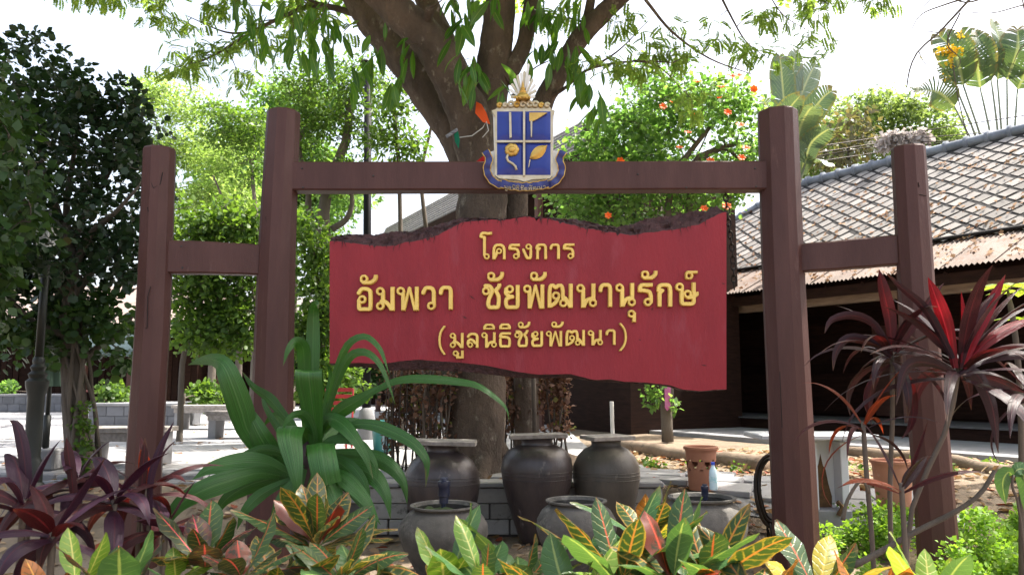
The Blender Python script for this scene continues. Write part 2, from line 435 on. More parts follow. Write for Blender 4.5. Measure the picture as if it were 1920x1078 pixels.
M_LWOOD = mat('weathered_beam', (0.30,0.22,0.15), (0.18,0.12,0.08), 0.7, 3, (1,1,8), bump=0.3, bscale=20)
M_GWOOD = mat('grey_weathered_wood', (0.33,0.30,0.275), (0.18,0.16,0.145), 0.8, 3, (6,1.2,6), bump=0.35, bscale=30, rnd=0.15)
M_TILE = mat('clay_roof_tile', (0.30,0.275,0.255), (0.20,0.185,0.17), 0.85, 1.3, c3=(0.24,0.165,0.12), c3amt=0.36, c3scale=3.5, bump=0.3, bscale=30, rnd=0.22)
M_TILEGAP = mat('roof_under_board', (0.018,0.016,0.015), None, 0.9, 5)
M_TIN = mat('rusty_tin', (0.17,0.13,0.11), (0.12,0.09,0.075), 0.8, 1.5, c3=(0.13,0.072,0.045), c3amt=0.49, c3scale=5, metal=0.15, rnd=0.1)
M_RIDGE = mat('ridge_grey', (0.22,0.245,0.29), (0.14,0.16,0.19), 0.75, 3, c3=(0.09,0.095,0.1), c3amt=0.4, rnd=0.12)
M_OLDROOF = mat('old_grey_roof', (0.23,0.215,0.20), (0.13,0.12,0.11), 0.9, 2, (1,6,6), bump=0.5, bscale=14, bdist=0.03, rnd=0.15)
M_LOG = mat('old_log', (0.27,0.20,0.14), (0.15,0.105,0.07), 0.9, 3, c3=(0.055,0.045,0.03), c3amt=0.42, bump=0.8, bscale=20, bdist=0.02)

# ------------------------------------------------------------------ ground
def sm(a, b, x): t = min(1, max(0, (x-a)/(b-a))); return t*t*(3-2*t)
def h(x, y):
    c = 0.46*sm(8.06, 8.14, y)
    r_ = 0.46*sm(5.9, 8.9, y)
    l_ = 0.44*sm(5.2, 8.8, y)
    z = c
    z = z + (r_ - z)*sm(1.5, 2.0, x)
    z = z + (l_ - z)*sm(-1.5, -2.0, x)
    bump = 0.025*noise.noise(Vector((x*0.9, y*0.9, 3.1))) + 0.012*noise.noise(Vector((x*3.1, y*3.1, 7.7)))
    k = 1.0 if abs(x) > 1.6 or y < 7.8 or y > 8.4 else 0.0
    return z + bump*k - 0.02
def axis(a, b, st, far):
    v = list(np.arange(a, b + 1e-6, st)); x, s = b, st
    while x < far: s *= 1.6; x += s; v.append(x)
    x, s = a, st
    while x > -far: s *= 1.6; x -= s; v.insert(0, x)
    return v
xs = axis(-7.5, 8.5, 0.14, 420); ys = [y for y in axis(0.0, 16.0, 0.16, 500) if y > -60] + [8.07, 8.1, 8.13]; ys = sorted(set(ys))
g = G().grid([[(x, y, h(x, y)) for x in xs] for y in ys])
ground = structure('ground', g, M_SOIL, True)

# plaza of pale pavers, left and behind
g = G(); g.box(-45, -1.62, 9.25, 40, 0.30, 0.478); g.box(-1.619, 1.2, 8.45, 40, 0.30, 0.477)
plaza = structure('plaza', g, mat('plaza_bed', (0.34,0.335,0.335), (0.25,0.245,0.24), 0.9, 0.6, c3=(0.16,0.15,0.14), c3amt=0.4, c3scale=3))
rr = random.Random(4)
pv = {}
def paver_mesh(sx, sy):
    k = (round(sx,2), round(sy,2))
    if k not in pv:
        gg = G().bbox(-sx/2, sx/2, -sy/2, sy/2, -0.03, 0.022, 0.006); me = gg.mesh('paver'); me.materials.append(M_PAVE); pv[k] = me
    return pv[k]
n_p = 0
y = 9.55
while y < 19 and n_p < 292:
    x0 = -1.95 - (0.31 if int(round((y-9.55)/0.62)) % 2 else 0)
    x = x0
    while x > -0.62*y - 0.4 and n_p < 292:
        inst('paver', paver_mesh(0.61, 0.61), plaza, Matrix.Translation((x, y, 0.478 + rr.uniform(-.003,.003)))); n_p += 1; x -= 0.62
    y += 0.62
# a strip of the same pavers behind the jar wall
for i in range(5):
    for j in range(2):
        inst('paver', paver_mesh(0.61, 0.61), plaza, Matrix.Translation((-1.2 + i*0.62, 8.82 + j*0.62, 0.478)))

# side path of slabs, from behind the jars to the right
path = structure('path', G().grid([[(1.35 + 0.3*i, yy + 8.9 - 0.15*i - 0.45, h(1.35+0.3*i, yy + 8.9 - 0.15*i - 0.45) + 0.012) for i in range(9)] for yy in (-0.45, -0.2, 0.05, 0.3, 0.5)]), M_CONC, True)
slab_me = G().bbox(-0.27, 0.27, -0.145, 0.145, -0.03, 0.03, 0.008).mesh('paver'); slab_me.materials.append(M_PAVE)
for i in range(5):
    for j in range(3):
        x = 1.62 + i*0.56; y = 8.76 - 0.5*(x-1.35) - 0.45 + 0.32 + j*0.31
        sl = (h(x, y+0.15) - h(x, y-0.15))/0.3
        inst('paver', slab_me, path, Matrix.Translation((x, y, h(x, y) + 0.03)) @ Matrix.Rotation(-0.42, 4, 'Z') @ Matrix.Rotation(math.atan(sl) + rr.uniform(-.02,.02), 4, 'X') @ Matrix.Rotation(rr.uniform(-.03,.03), 4, 'Y'))

# ------------------------------------------------------------------ retaining wall of blocks behind the jars
wall = thing('retaining_wall', 'low grey block wall with pale coping stones behind the tall jars', 'wall', (0, 8.05, 0))
part('core', G().box(-1.62, 1.5, 7.995, 8.12, -0.1, 0.46), M_MORTAR, wall)
for k in range(3):
    x = -1.62 + (0.2 if k % 2 else 0)
    while x < 1.45:
        w = 0.395; x1 = min(x + w, 1.5)
        part('block', G().bbox(x + 0.006, x1 - 0.006, 7.955 + rr.uniform(-.004,.004), 7.994, 0.003 + k*0.152, 0.147 + k*0.152, 0.008), M_BLOCK, wall); x += 0.4
for i in range(6):
    part('coping_stone', G().bbox(-1.63 + i*0.525, -1.63 + i*0.525 + 0.515, 7.92, 8.20, 0.461, 0.515 + rr.uniform(-.004,.004), 0.012), M_PAVE, wall)

# kerb of rough stones at the edge of the plaza
kerb = thing('stone_kerb', 'row of rough flat stones edging the plaza behind the purple plants', 'kerb', (-4, 9.1, 0.4))
for row, (yy, zz, dep) in enumerate(((9.05, 0.50, 0.3), (8.72, 0.43, 0.28))):
    x = -7.4
    while x < -1.9:
        L = rr.uniform(0.3, 0.55); t = rr.uniform(-.02,.02)
        gg = G().bbox(x, x + L - 0.025, yy - dep/2 + rr.uniform(-.03,.03), yy + dep/2, zz - 0.16, zz + t, 0.02)
        gg.v = [v + Vector(noise.noise_vector(v*4))*0.015 for v in gg.v]
        part('stone', gg, M_CONC, kerb); x += L

# ------------------------------------------------------------------ long timber house on the right
U = Vector((-0.549, 0.836, 0)); W = Vector((0.836, 0.549, 0))
def B(s, w, z): return U*s + W*w + Vector((0, 0, z))
def bbx(gr, s0, s1, w0, w1, z0, z1):
    gr.add([B(*p) for p in ((s0,w0,z0),(s1,w0,z0),(s1,w1,z0),(s0,w1,z0),(s0,w0,z1),(s1,w0,z1),(s1,w1,z1),(s0,w1,z1))],
           [(0,1,2,3),(7,6,5,4),(4,5,1,0),(5,6,2,1),(6,7,3,2),(7,4,0,3)]); return gr
pavement = structure('pavement', bbx(G(), 1.5, 24, 11.3, 13.79, 0.35, 0.515), M_CONC)
house = thing('timber_house', 'long dark timber house under a lit diamond tiled roof with tin awning', 'house', B(10, 15, 0.5))
part('veranda_deck', bbx(G(), 2, 16.6, 13.8, 16.5, 0.5, 0.72), M_DWOOD, house)
for k in range(6):
    part('deck_board', bbx(G(), 2, 16.6, 13.72 + k*0.30, 13.72 + k*0.30 + 0.285, 0.722, 0.752), mat('deck_grey', (0.11,0.105,0.11), (0.07,0.065,0.065), 0.7, 3, (1,1,1), rnd=.15) if k == 0 else bpy.data.materials['deck_grey'], house)
part('wall', bbx(G(), 2, 23.5, 16.6, 22, 0.4, 4.9), M_DWOOD, house)
for k in range(12):
    part('plank', bbx(G(), 2, 16.7, 16.54, 16.598, 0.76 + k*0.235, 0.985 + k*0.235), M_DWOOD, house)
for k in range(5):
    part('plank', bbx(G(), 16.75, 23.4, 16.3, 16.36, 0.55 + k*0.225, 0.76 + k*0.225), M_RWOOD, house)
for k, (s, w) in enumerate(((3.9,14.1),(8.1,14.1),(12.3,14.1),(16.55,14.0),(18.6,15.4))):
    part('veranda_post', bbx(G(), s-0.1, s+0.1, w-0.1, w+0.1, 0.5 if k > 3 else 0.753, 3.62), M_RWOOD, house, label='brown square post at the veranda edge')
part('door', bbx(G(), 9.2, 10.3, 16.49, 16.538, 0.76, 2.75), M_RWOOD, house)
part('eave_beam', bbx(G(), 2, 17.2, 14.0, 14.16, 3.05, 3.28), M_LWOOD, house)
part('fascia', bbx(G(), 2, 17.3, 13.62, 13.66, 3.16, 3.36), M_DWOOD, house)
# rafters under the tin
for k in range(20):
    s = 2.4 + k*0.78
    a, b = B(s, 13.6, 3.36), B(s, 15.2, 4.12)
    part('rafter', G().tube([a, b], 0.04, 4), M_DWOOD, house)
# corrugated tin sheets
def tin_sheet(s0, wd, wv):
    rows = []
    for q in range(2):
        row = []
        for i in range(41):
            s = s0 + wd*i/40; z = 0.020*math.cos(2*math.pi*i/4)
            w = 13.45 + 1.72*q; row.append(B(s, w, 3.44 + 0.79*q + z + wv))
        rows.append(row)
    g0 = G().grid(rows); g0.add([v + Vector((0,0,-0.006)) for v in g0.v], [tuple(reversed(f)) for f in g0.f]); return g0
for k in range(18):
    part('tin_sheet', tin_sheet(1.9 + k*0.86, 0.885, 0.006*(k % 2)), M_TIN, house, True)
# tiled roof: slope from (w 15, z 4.2) to the ridge (w 18, z 6.8)
wA, zA, wR, zR = 15.0, 4.22, 18.0, 6.82; sR, sH = 13.3, 17.3
def roofpt(s, q, off=0): return B(s, wA + (wR-wA)*q, zA + (zR-zA)*q) + (W*(-0.655) + Vector((0,0,0.756)))*off
gg = G(); gg.add([roofpt(1.5,0), roofpt(sH,0), roofpt(sR,1), roofpt(1.5,1), B(1.5,21,zA), B(sH,21,zA)], [(0,3,2,1),(3,4,5,2),(1,2,5)])
gg.add([v - Vector((0,0,0.1)) for v in gg.v[:]], [(1,2,3,0),(2,5,4,3),(5,2,1)])
part('roof_under_board', gg, M_TILEGAP, house)
TW, TH = 0.48, 0.37; SL = math.hypot(wR-wA, zR-zA)
tg = G()
hw, hh, e = TW/2*0.77, TH/2*0.77, 0.006
Nn = (W*(-0.655) + Vector((0,0,0.756))); Tt = (W*(wR-wA) + Vector((0,0,zR-zA))).normalized()
Mt = Matrix((( U.x, Tt.x, Nn.x, 0), (U.y, Tt.y, Nn.y, 0), (U.z, Tt.z, Nn.z, 0), (0,0,0,1)))
tg.add([(-hw,0,e),(0,-hh,e),(hw,0,e),(0,hh,e),(-hw*1.03,0,0),(0,-hh*1.03,0),(hw*1.03,0,0),(0,hh*1.03,0)],
       [(0,3,2,1),(0,1,5,4),(1,2,6,5),(2,3,7,6),(3,0,4,7)])
tile_me = tg.mesh('roof_tile'); tile_me.materials.append(M_TILE)
spots = []
nrow = int(SL/(TH/2))
for j in range(nrow + 1):
    q = (j*TH/2 + 0.03)/SL
    if q > 0.975: continue
    s = 4.4 + (TW/2 if j % 2 else 0)
    while s < sH - (sH-sR)*q - 0.05:
        spots.append((s, q)); s += TW
def vis(s, q):
    p = roofpt(s, q); x = p.x/p.y; return x < 0.70 and p.x > 0
spots.sort(key=lambda t: (not vis(*t), roofpt(*t).length))
rest = G()
for i, (s, q) in enumerate(spots):
    o = roofpt(s, q, 0.004 + rr.uniform(0, .005))
    Mi = Matrix.Translation(o - house.location) @ Mt @ Matrix.Rotation(rr.gauss(0,.035), 4, 'Z') @ Matrix.Rotation(rr.uniform(-.03,.03), 4, 'X') @ Matrix.Translation((rr.gauss(0,.008), rr.gauss(0,.010) - (.05 if rr.random() < .03 else 0), 0))
    if i < 299: inst('roof_tile', tile_me, house, Mi)
    else: rest.add([Mi @ v + house.location for v in tg.v], tg.f)
part('roof_tiles', rest, M_TILE, house, kind='stuff')
ev = G().tube([roofpt(1.5, -0.01, 0.03), roofpt(sH, -0.01, 0.03)], 0.035, 6); part('eave_batten', ev, M_TILEGAP, house)
for k in range(24):
    s0 = sR - k*0.46; a, b = roofpt(s0, 1.0, 0.03), roofpt(s0 - 0.47, 1.0, 0.03)
    part('ridge_tile', G().tube([a, a.lerp(b,0.12), a.lerp(b,.16), b], [0.17, 0.17, 0.125, 0.125], 10), M_RIDGE, house, 40)
for k in range(11):
    a, b = roofpt(sR + 4.0*k/11, 1 - k/11, 0.03), roofpt(sR + 4.0*(k+1)/11, 1 - (k+1)/11, 0.03)
    part('hip_tile', G().tube([a, a.lerp(b,.12), a.lerp(b,.16), b], [0.12, .12, .095, .095], 10), M_RIDGE, house, 40)
# fallen leaves lying on the roof and the tin
rng = np.random.default_rng(9); pts = []; nv = []
for k in range(1300):
    if k % 5 < 3: s, q = rng.uniform(4, 16), rng.uniform(0, 0.9)**1.3; s = min(s, sH - 4*q - .1); pts.append(roofpt(s, q, 0.035))
    else: s, q = rng.uniform(2.5, 17), rng.uniform(0,1); pts.append(B(s, 13.45+1.72*q, 3.44+.79*q+0.03))
M_DRY = leafmat('dry_leaf', (0.19,0.085,0.035), (0.30,0.18,0.085), 0.2, (1.3,1.1,0.8), 0.7)
d = rand_dirs(rng, len(pts)); zz = np.array([tuple(Nn)]*len(pts)) + rng.normal(size=(len(pts),3))*0.15
d = d - zz*np.sum(d*zz,axis=1,keepdims=True)
V, Fc = scatter(T_LEAF, np.array([tuple(p) for p in pts]), d, zz, rng.uniform(.06,.14,len(pts)), 0.7)
part('fallen_leaves', np_mesh('fallen_leaves', V, Fc, tuple(house.location)), M_DRY, house, kind='stuff')

# ------------------------------------------------------------------ buildings further back
b2 = thing('pavilion', 'old grey roofed building seen behind the big trunk', 'building', (-1.0, 24, 0.5))
VP = Vector((-0.46, 0.888, 0)); VW = Vector((0.888, 0.46, 0))
p0 = P(1010, 272, 19.0); e0 = P(1010, 318, 17.4)
def along(p, s): return p + VP*s
pr = p0.z; gg = G()
for k in range(9):
    a0 = e0.lerp(p0, k/9); a1 = e0.lerp(p0, (k+1)/9 + 0.02)
    lift = Vector((0,0,0.05))
    gg = G().add([along(a0,-2)+lift, along(a0, 12)+lift, along(a1,12), along(a1,-2), along(a0,-2), along(a0,12)], [(0,1,2,3),(0,4,5,1)])
    part('roof_course', gg, M_OLDROOF, b2)
gg = G().add([along(p0,-2), along(p0,12), along(p0,12)+VW*3+Vector((0,0,-1.6)), along(p0,-2)+VW*3+Vector((0,0,-1.6))], [(0,1,2,3)])
part('roof', gg, M_OLDROOF, b2)
part('fascia', G().add([along(e0,-2)+Vector((0,0,-.02)), along(e0,12)+Vector((0,0,-.02)), along(e0,12)+Vector((0,0,-0.3)), along(e0,-2)+Vector((0,0,-0.3))], [(0,1,2,3)]), M_DWOOD, b2)
ww = e0 + VW*1.0
part('wall', G().add([along(ww,-2), along(ww,11.5), Vector((*along(ww,11.5).xy, .4)), Vector((*along(ww,-2).xy, .4)),
     along(ww,-2)+VW*3, along(ww,11.5)+VW*3, Vector((*(along(ww,11.5)+VW*3).xy, .4)), Vector((*(along(ww,-2)+VW*3).xy, .4))],
     [(0,1,2,3),(1,5,6,2),(5,4,7,6),(4,0,3,7)]), M_DWOOD, b2)
for s in (0, 4, 8, 11.5):
    q = along(e0, s); part('post', G().tube([Vector((q.x,q.y,.4)), q + Vector((0,0,-.1))], 0.1, 8), M_RWOOD, b2)

M_AWN = mat('green_grey_awning', (0.10,0.15,0.14), (0.07,0.11,0.10), 0.6, 2)
M_WHITE = mat('aged_white_paint', (0.66,0.65,0.62), (0.50,0.49,0.46), 0.6, 2, c3=(0.3,0.27,0.22), c3amt=0.3)
M_TERRA = mat('terracotta', (0.42,0.19,0.115), (0.33,0.14,0.085), 0.85, 3, c3=(0.45,0.28,0.2), c3amt=0.38, bump=0.2)
def shop(name, label, x0, x1, y, ztop, roofc, bays, seed):
    r_ = random.Random(seed); b = thing(name, label, 'building', ((x0+x1)/2, y, 0.5))
    part('wall', G().box(x0, x1, y, y+6, 0.4, ztop), M_DWOOD, b)
    n = bays; w = (x1-x0)/n
    for i in range(n):
        a = x0 + i*w
        for q in range(5):
            part('shutter', G().box(a+0.25+q*(w-.5)/5, a+0.25+(q+1)*(w-.5)/5-0.03, y-0.06, y-0.003, 0.5, ztop-0.9), M_DWOOD, b)
        part('post', G().box(a-0.09, a+0.09, y-2.2, y-2.02, 0.4, ztop-0.5), M_RWOOD, b)
    gg = G().add([(x0-.5,y-2.6,ztop-.55),(x1+.5,y-2.6,ztop-.55),(x1+.5,y+3,ztop+1.9),(x0-.5,y+3,ztop+1.9),(x1+.5,y+8.6,ztop-.55),(x0-.5,y+8.6,ztop-.55)], [(0,1,2,3),(3,2,4,5)])
    gg.add([v - Vector((0,0,.09)) for v in gg.v[:]], [(3,2,1,0),(5,4,2,3)]); part('roof', gg, roofc, b)
    part('fascia', G().box(x0-.5, x1+.5, y-2.66, y-2.6, ztop-.78, ztop-.5), M_WHITE, b)
    return b
shop('shop_row', 'dark wooden shop row across the plaza behind the left tree', -24, -13.2, 33, 4.0, mat('faded_pink_roof', (0.25,0.19,0.17), (0.17,0.13,0.115), .9, 1.5), 6, 3)
shop('shop_row', 'dark wooden shop front half hidden by bushes behind the green strap plant', -12.6, -3.2, 36, 3.8, M_OLDROOF, 5, 5)
aw = thing('awning', 'grey green fabric awning in front of the far shops', 'awning', (-16, 29, 0.5))
part('canopy', G().add([P(150,655,28), P(275,655,28), P(275,612,30), P(150,612,30), P(150,668,28), P(275,668,28)], [(0,1,2,3),(0,4,5,1)]), M_AWN, aw)
for px in (155, 270): q = P(px, 668, 28.2); part('pole', G().tube([(q.x,q.y,.45), (q.x,q.y,q.z+.2)], 0.03, 6), M_RIDGE, aw)
# ------------------------------------------------------------------ the gate: four posts and three beams
M_POST = mat('maroon_post_paint', (0.084,0.037,0.032), (0.060,0.026,0.023), 0.46, 2.2, (2.5,2.5,0.5), c3=(0.120,0.062,0.054), c3amt=0.38, c3scale=4, bump=0.45, bscale=14, spec=0.25)
GD = 6.5
gate = thing('timber_gate', 'maroon painted timber gate of four faceted posts and three beams', 'gate', (0, GD, 0))
def post(xt0, xt1, yt, xb0, xb1, yb, d, seed, cracks=()):
    r_ = random.Random(seed); n = 11
    T0, T1 = P(xt0, yt, d), P(xt1, yt, d); B0, B1 = P(xb0, yb, d), P(xb1, yb, d)
    ct, rt = (T0+T1)/2, (T1.x-T0.x)/2; cb, rb = (B0+B1)/2, (B1.x-B0.x)/2
    k = (-0.3 - cb.z)/(ct.z - cb.z); cb2 = cb.lerp(ct, k); rb2 = rb + (rt-rb)*k
    ang = [2*math.pi*(i + r_.uniform(-0.28,0.28))/n for i in range(n)]; gg = G(); rows = []
    for q in range(11):
        t = q/10; c = cb2.lerp(ct, t); rad = rb2 + (rt-rb2)*t
        c = c + Vector((noise.noise(Vector((seed, t*2.3, 0)))*0.018, noise.noise(Vector((seed+9, t*2.3, 0)))*0.018, 0))
        rows.append([c + Vector((math.cos(a)*rad, math.sin(a)*rad, 0)) for a in ang])
    c = rows[-1]; cc = sum(c, Vector())/n
    rows.append([p + (cc-p)*0.06 + Vector((0,0,0.014)) for p in c])
    V = [p for r in rows for p in r]; m = len(rows)
    Fs = [(i*n+k_, i*n+(k_+1)%n, (i+1)*n+(k_+1)%n, (i+1)*n+k_) for i in range(m-1) for k_ in range(n)]; Fs.append(tuple((m-1)*n+i for i in range(n)))
    gg.add(V, Fs); o = part('post', gg, M_POST, gate)
    for path_ in cracks:                       # drying cracks in the paint
        f = G(); pts = []
        for (px, py) in path_:
            p = P(px, py, d); t = (p.z - cb2.z)/(ct.z - cb2.z); c_ = cb2.lerp(ct, t); rad = (rb2 + (rt-rb2)*t)
            dx = max(-.95*rad, min(.95*rad, p.x - c_.x)); pts.append(Vector((c_.x+dx, c_.y - math.sqrt(rad*rad-dx*dx)*0.985, p.z)))
        f.tube(pts, [0.0035]*len(pts), 4); part('crack', f, bpy.data.materials.get('crack') or mat('crack', (0.012,0.008,0.007), None, 0.9), o)
    return o
post(500, 561, 213, 473, 549, 750, GD, 2, [[(507,412),(512,440),(519,470),(523,500),(522,540),(520,590)]])
post(1420, 1493, 213, 1449, 1533, 1005, GD, 5, [[(1447,620),(1452,700),(1456,800)]])
post(272, 331, 283, 238, 304, 889, 6.30, 8, [[(259,617),(290,617),(291,560),(296,541)],[(295,345),(301,360),(312,352),(316,330)],[(290,395),(292,404)]])
post(1671, 1731, 280, 1723, 1797, 1070, 6.09, 11, [[(1708,372),(1722,374)],[(1706,350),(1708,358)]])
def beam(pts, d0, d1, dep, seed):
    (xa, ya0, ya1), (xb, yb0, yb1) = pts
    A0, A1, B0, B1 = P(xa,ya0,d0), P(xa,ya1,d0), P(xb,yb0,d1), P(xb,yb1,d1); rows = []; n = 24
    gg = G(); b = 0.012
    for i in range(n+1):
        t = i/n; top = A0.lerp(B0,t); bot = A1.lerp(B1,t); w = Vector(noise.noise_vector(Vector((t*5+seed,seed,0))))*0.006
        y0, y1 = -dep/2, dep/2
        rows.append([top+w+Vector((0,y1,-b)), top+w+Vector((0,y1-b,0)), top+w+Vector((0,y0+b,0)), top+w+Vector((0,y0,-b)), bot+w+Vector((0,y0,b)), bot+w+Vector((0,y0+b,0)), bot+w+Vector((0,y1-b,0)), bot+w+Vector((0,y1,b)), top+w+Vector((0,y1,-b))])
    gg.grid(rows); return part('beam', gg, M_POST, gate, 30)
beam(((540,308,361),(1450,306,359)), GD, GD, 0.16, 1)
beam(((310,451,513),(505,461,517)), 6.31, GD-0.02, 0.13, 4)
beam(((1485,461,513),(1700,440,496)), GD-0.02, 6.12, 0.14, 7)

M_NAIL = mat('nail_head', (.03,.026,.025), None, .6)
for x, y, d in ((566,316,GD-.083),(568,352,GD-.083),(700,330,GD-.083),(1416,316,GD-.083),(1418,350,GD-.083),(1196,327,GD-.083),(1287,352,GD-.083),(340,462,6.24),(342,502,6.24),(470,470,GD-.09),(1520,470,GD-.10),(1522,503,GD-.10)):
    p = P(x, y, d); part('nail', G().tube([p, p + Vector((0,-.005,0))], [.009,.006], 8), M_NAIL, gate)
# ------------------------------------------------------------------ lettering: outlines traced from signed distances
def seg(p, a, b):
    ab = b-a; t = np.clip(((p-a)@ab)/max(1e-9, ab@ab), 0, 1); return np.linalg.norm(p - a - t[:,None]*ab, axis=1)
def smooth2(pts, n=14):
    return [np.array((v.x, v.y)) for v in cr([Vector((x,y,0)) for x,y in pts], n)]
GL = {  # strokes in the box of each letter; C = loop (x, y), S = curve, L = straight
 'ก': [('S',(.19,0),(.19,.4),(.19,.57)),('L',(.19,.56),(.36,.68)),('L',(.36,.68),(.12,.70)),('S',(.12,.70),(.17,.84),(.34,.91),(.62,.91),(.80,.86),(.86,.68),(.86,.4),(.86,0))],
 'า': [('S',(.14,.69),(.18,.82),(.34,.91),(.58,.92),(.77,.87),(.83,.72),(.83,.4),(.83,0))],
 'ร': [('C',.66,.2),('S',(.86,.2),(.86,.42),(.78,.60),(.55,.67),(.12,.69)),('S',(.12,.69),(.17,.85),(.34,.92),(.6,.91),(1,.93))],
 'ง': [('C',.63,.8),('S',(.85,.8),(.85,.35),(.80,.12),(.62,.09),(.45,.15),(.12,.6))],
 'ค': [('C',.5,.53),('L',(.38,.47),(.16,.04)),('S',(.13,0),(.13,.5),(.18,.78),(.36,.91),(.62,.91),(.82,.78),(.87,.5),(.87,0))],
 'โ': [('C',.59,.11),('S',(.42,.8),(.42,.4),(.42,.15)),('L',(.42,.79),(.14,.82)),('S',(.14,.83),(.2,.92),(.4,.95),(.7,.93),(1,.95))],
 'อ': [('C',.35,.48),('S',(.16,.45),(.14,.18),(.22,.08),(.5,.085),(.78,.08),(.86,.2),(.86,.7),(.79,.85),(.55,.915),(.3,.89),(.13,.74))],
 'ั': [('C',.23,.57),('S',(.12,.4),(.24,.2),(.47,.17),(.7,.3),(.86,.6),(.9,1))],
 'ม': [('C',.23,.81),('C',.23,.2),('L',(.37,.8),(.37,.2)),('S',(.3,.40),(.48,.38),(.66,.26),(.85,.03)),('L',(.885,1),(.885,0))],
 'พ': [('C',.19,.81),('L',(.30,.8),(.30,0)),('L',(.33,.02),(.57,.93),.75),('L',(.58,.93),(.82,.02),.75),('L',(.90,1),(.90,0))],
 'ว': [('C',.68,.2),('S',(.86,.2),(.86,.62),(.79,.85),(.55,.92),(.3,.89),(.14,.72))],
 'ช': [('C',.21,.70),('S',(.18,.9),(.4,.88),(.52,.72),(.45,.55),(.36,.40),(.32,.2),(.40,.085),(.6,.085),(.78,.09),(.85,.2),(.85,.5),(.72,.72),(.84,.84),(.93,1))],
 'ย': [('C',.37,.82),('S',(.15,.82),(.14,.66),(.3,.545),(.53,.51)),('S',(.42,.50),(.18,.42),(.14,.25),(.22,.09),(.5,.085),(.78,.09),(.86,.2),(.86,.5),(.86,1))],
 'ฒ': [('C',.34,.5),('C',.62,.2),('S',(.09,0),(.09,.6),(.13,.88),(.22,.915),(.33,.84),(.44,.915),(.55,.89),(.6,.7),(.6,.4)),('S',(.42,.42),(.34,.24),(.12,.06)),('S',(.60,.46),(.72,.36),(.81,.2),(.9,.03)),('L',(.91,1),(.91,0))],
 'น': [('C',.20,.8),('L',(.33,.8),(.33,0)),('S',(.36,.05),(.5,.29),(.65,.36),(.8,.37)),('L',(.82,1),(.82,.3)),('C',.80,.2)],
 'ุ': [('C',.42,.68),('L',(.78,.68),(.78,0))],
 'ู': [('C',.27,.64),('S',(.47,.62),(.47,.17)),('L',(.42,.15),(.86,.15)),('L',(.86,.12),(.86,1))],
 'ษ': [('C',.19,.8),('S',(.28,.8),(.28,.2),(.35,.09),(.55,.085),(.72,.09),(.79,.2),(.79,.6),(.79,1)),('C',.53,.5),('S',(.55,.36),(.75,.38),(.96,.52))],
 '์': [('C',.30,.42),('S',(.12,.55),(.32,.86),(.55,.87),(1,.87))],
 'ล': [('S',(.13,.74),(.25,.86),(.5,.92),(.78,.85),(.86,.68),(.86,.35),(.86,0)),('C',.30,.2),('S',(.12,.25),(.14,.44),(.3,.54),(.5,.5),(.66,.36),(.82,.28))],
 'ิ': [('S',(.1,.17),(.15,.55),(.35,.83),(.65,.83),(.85,.55),(.9,.17)),('L',(.08,.17),(.92,.17),.75)],
 'ธ': [('S',(.12,.70),(.18,.85),(.35,.92),(.6,.91),(1,.925)),('S',(.12,.70),(.6,.67),(.82,.58),(.87,.4),(.86,.2),(.78,.085),(.5,.085),(.22,.085),(.14,.2),(.14,.52))],
 '(': [('S',(.86,.99),(.36,.77),(.2,.5),(.36,.23),(.86,.01))],
 ')': [('S',(.14,.99),(.64,.77),(.8,.5),(.64,.23),(.14,.01))],
}
L1 = [('โ',898.1,922.8,435.2,487.3),('ค',922.5,948.9,457.6,487.3),('ร',953,974.9,457.6,487.3),('ง',979,997.8,457.3,487.3),('ก',1003.5,1025.9,457.3,487),('า',1030,1050.4,457.3,486.8),('ร',1054.6,1077,457,487)]
L2 = [('อ',669.5,699.5,538.2,583.9),('ั',675.5,709,515.5,534.4),('ม',705.5,740.8,538.2,583.4),('พ',744,786,537.8,583.2),('ว',790,817.8,536.5,583.4),('า',823,850,536,581.2),
      ('ช',903.7,940.2,531.8,580.8),('ั',913.5,945.3,510.3,528.9),('ย',944.5,974.9,534.7,580.4),('พ',980.9,1020.7,533.6,579.3),('ั',993.8,1025.2,510.3,528),('ฒ',1025.7,1074.2,532.2,577.9),
      ('น',1080,1119,531.9,577.6),('า',1121.7,1147.9,531,576.5),('น',1153.2,1191.6,531,576.1),('ุ',1176.6,1192.1,581,604.8),('ร',1195.2,1223.5,531,575.8),('ั',1201.4,1232.4,508,525.2),('ก',1230,1259.8,531,575.8),('ษ',1265,1309,529.8,574),('์',1283.7,1307.3,508,524.8)]
L3 = [('(',821.5,835.7,610.8,665.3),('ม',842.7,870,624.3,652.8),('ู',848.6,870,656.8,672.6),('ล',875,898,623.7,652.4),('น',902,932.3,622.7,652.4),('ิ',906,928.4,606.9,618.4),('ธ',935,958.4,622.7,652),('ิ',935.7,958,606.5,617.8),
      ('ช',964,991,618.7,651.4),('ั',970.7,994.5,603.3,616.4),('ย',995,1018.8,621,650.8),('พ',1022.8,1054.4,620.3,650),('ั',1033.3,1057,603,615.2),('ฒ',1059,1097.4,618.7,648.8),('น',1101.3,1130.6,618.7,648),('า',1134.6,1154.8,617.2,646.9),(')',1160,1176,605.9,658.3)]
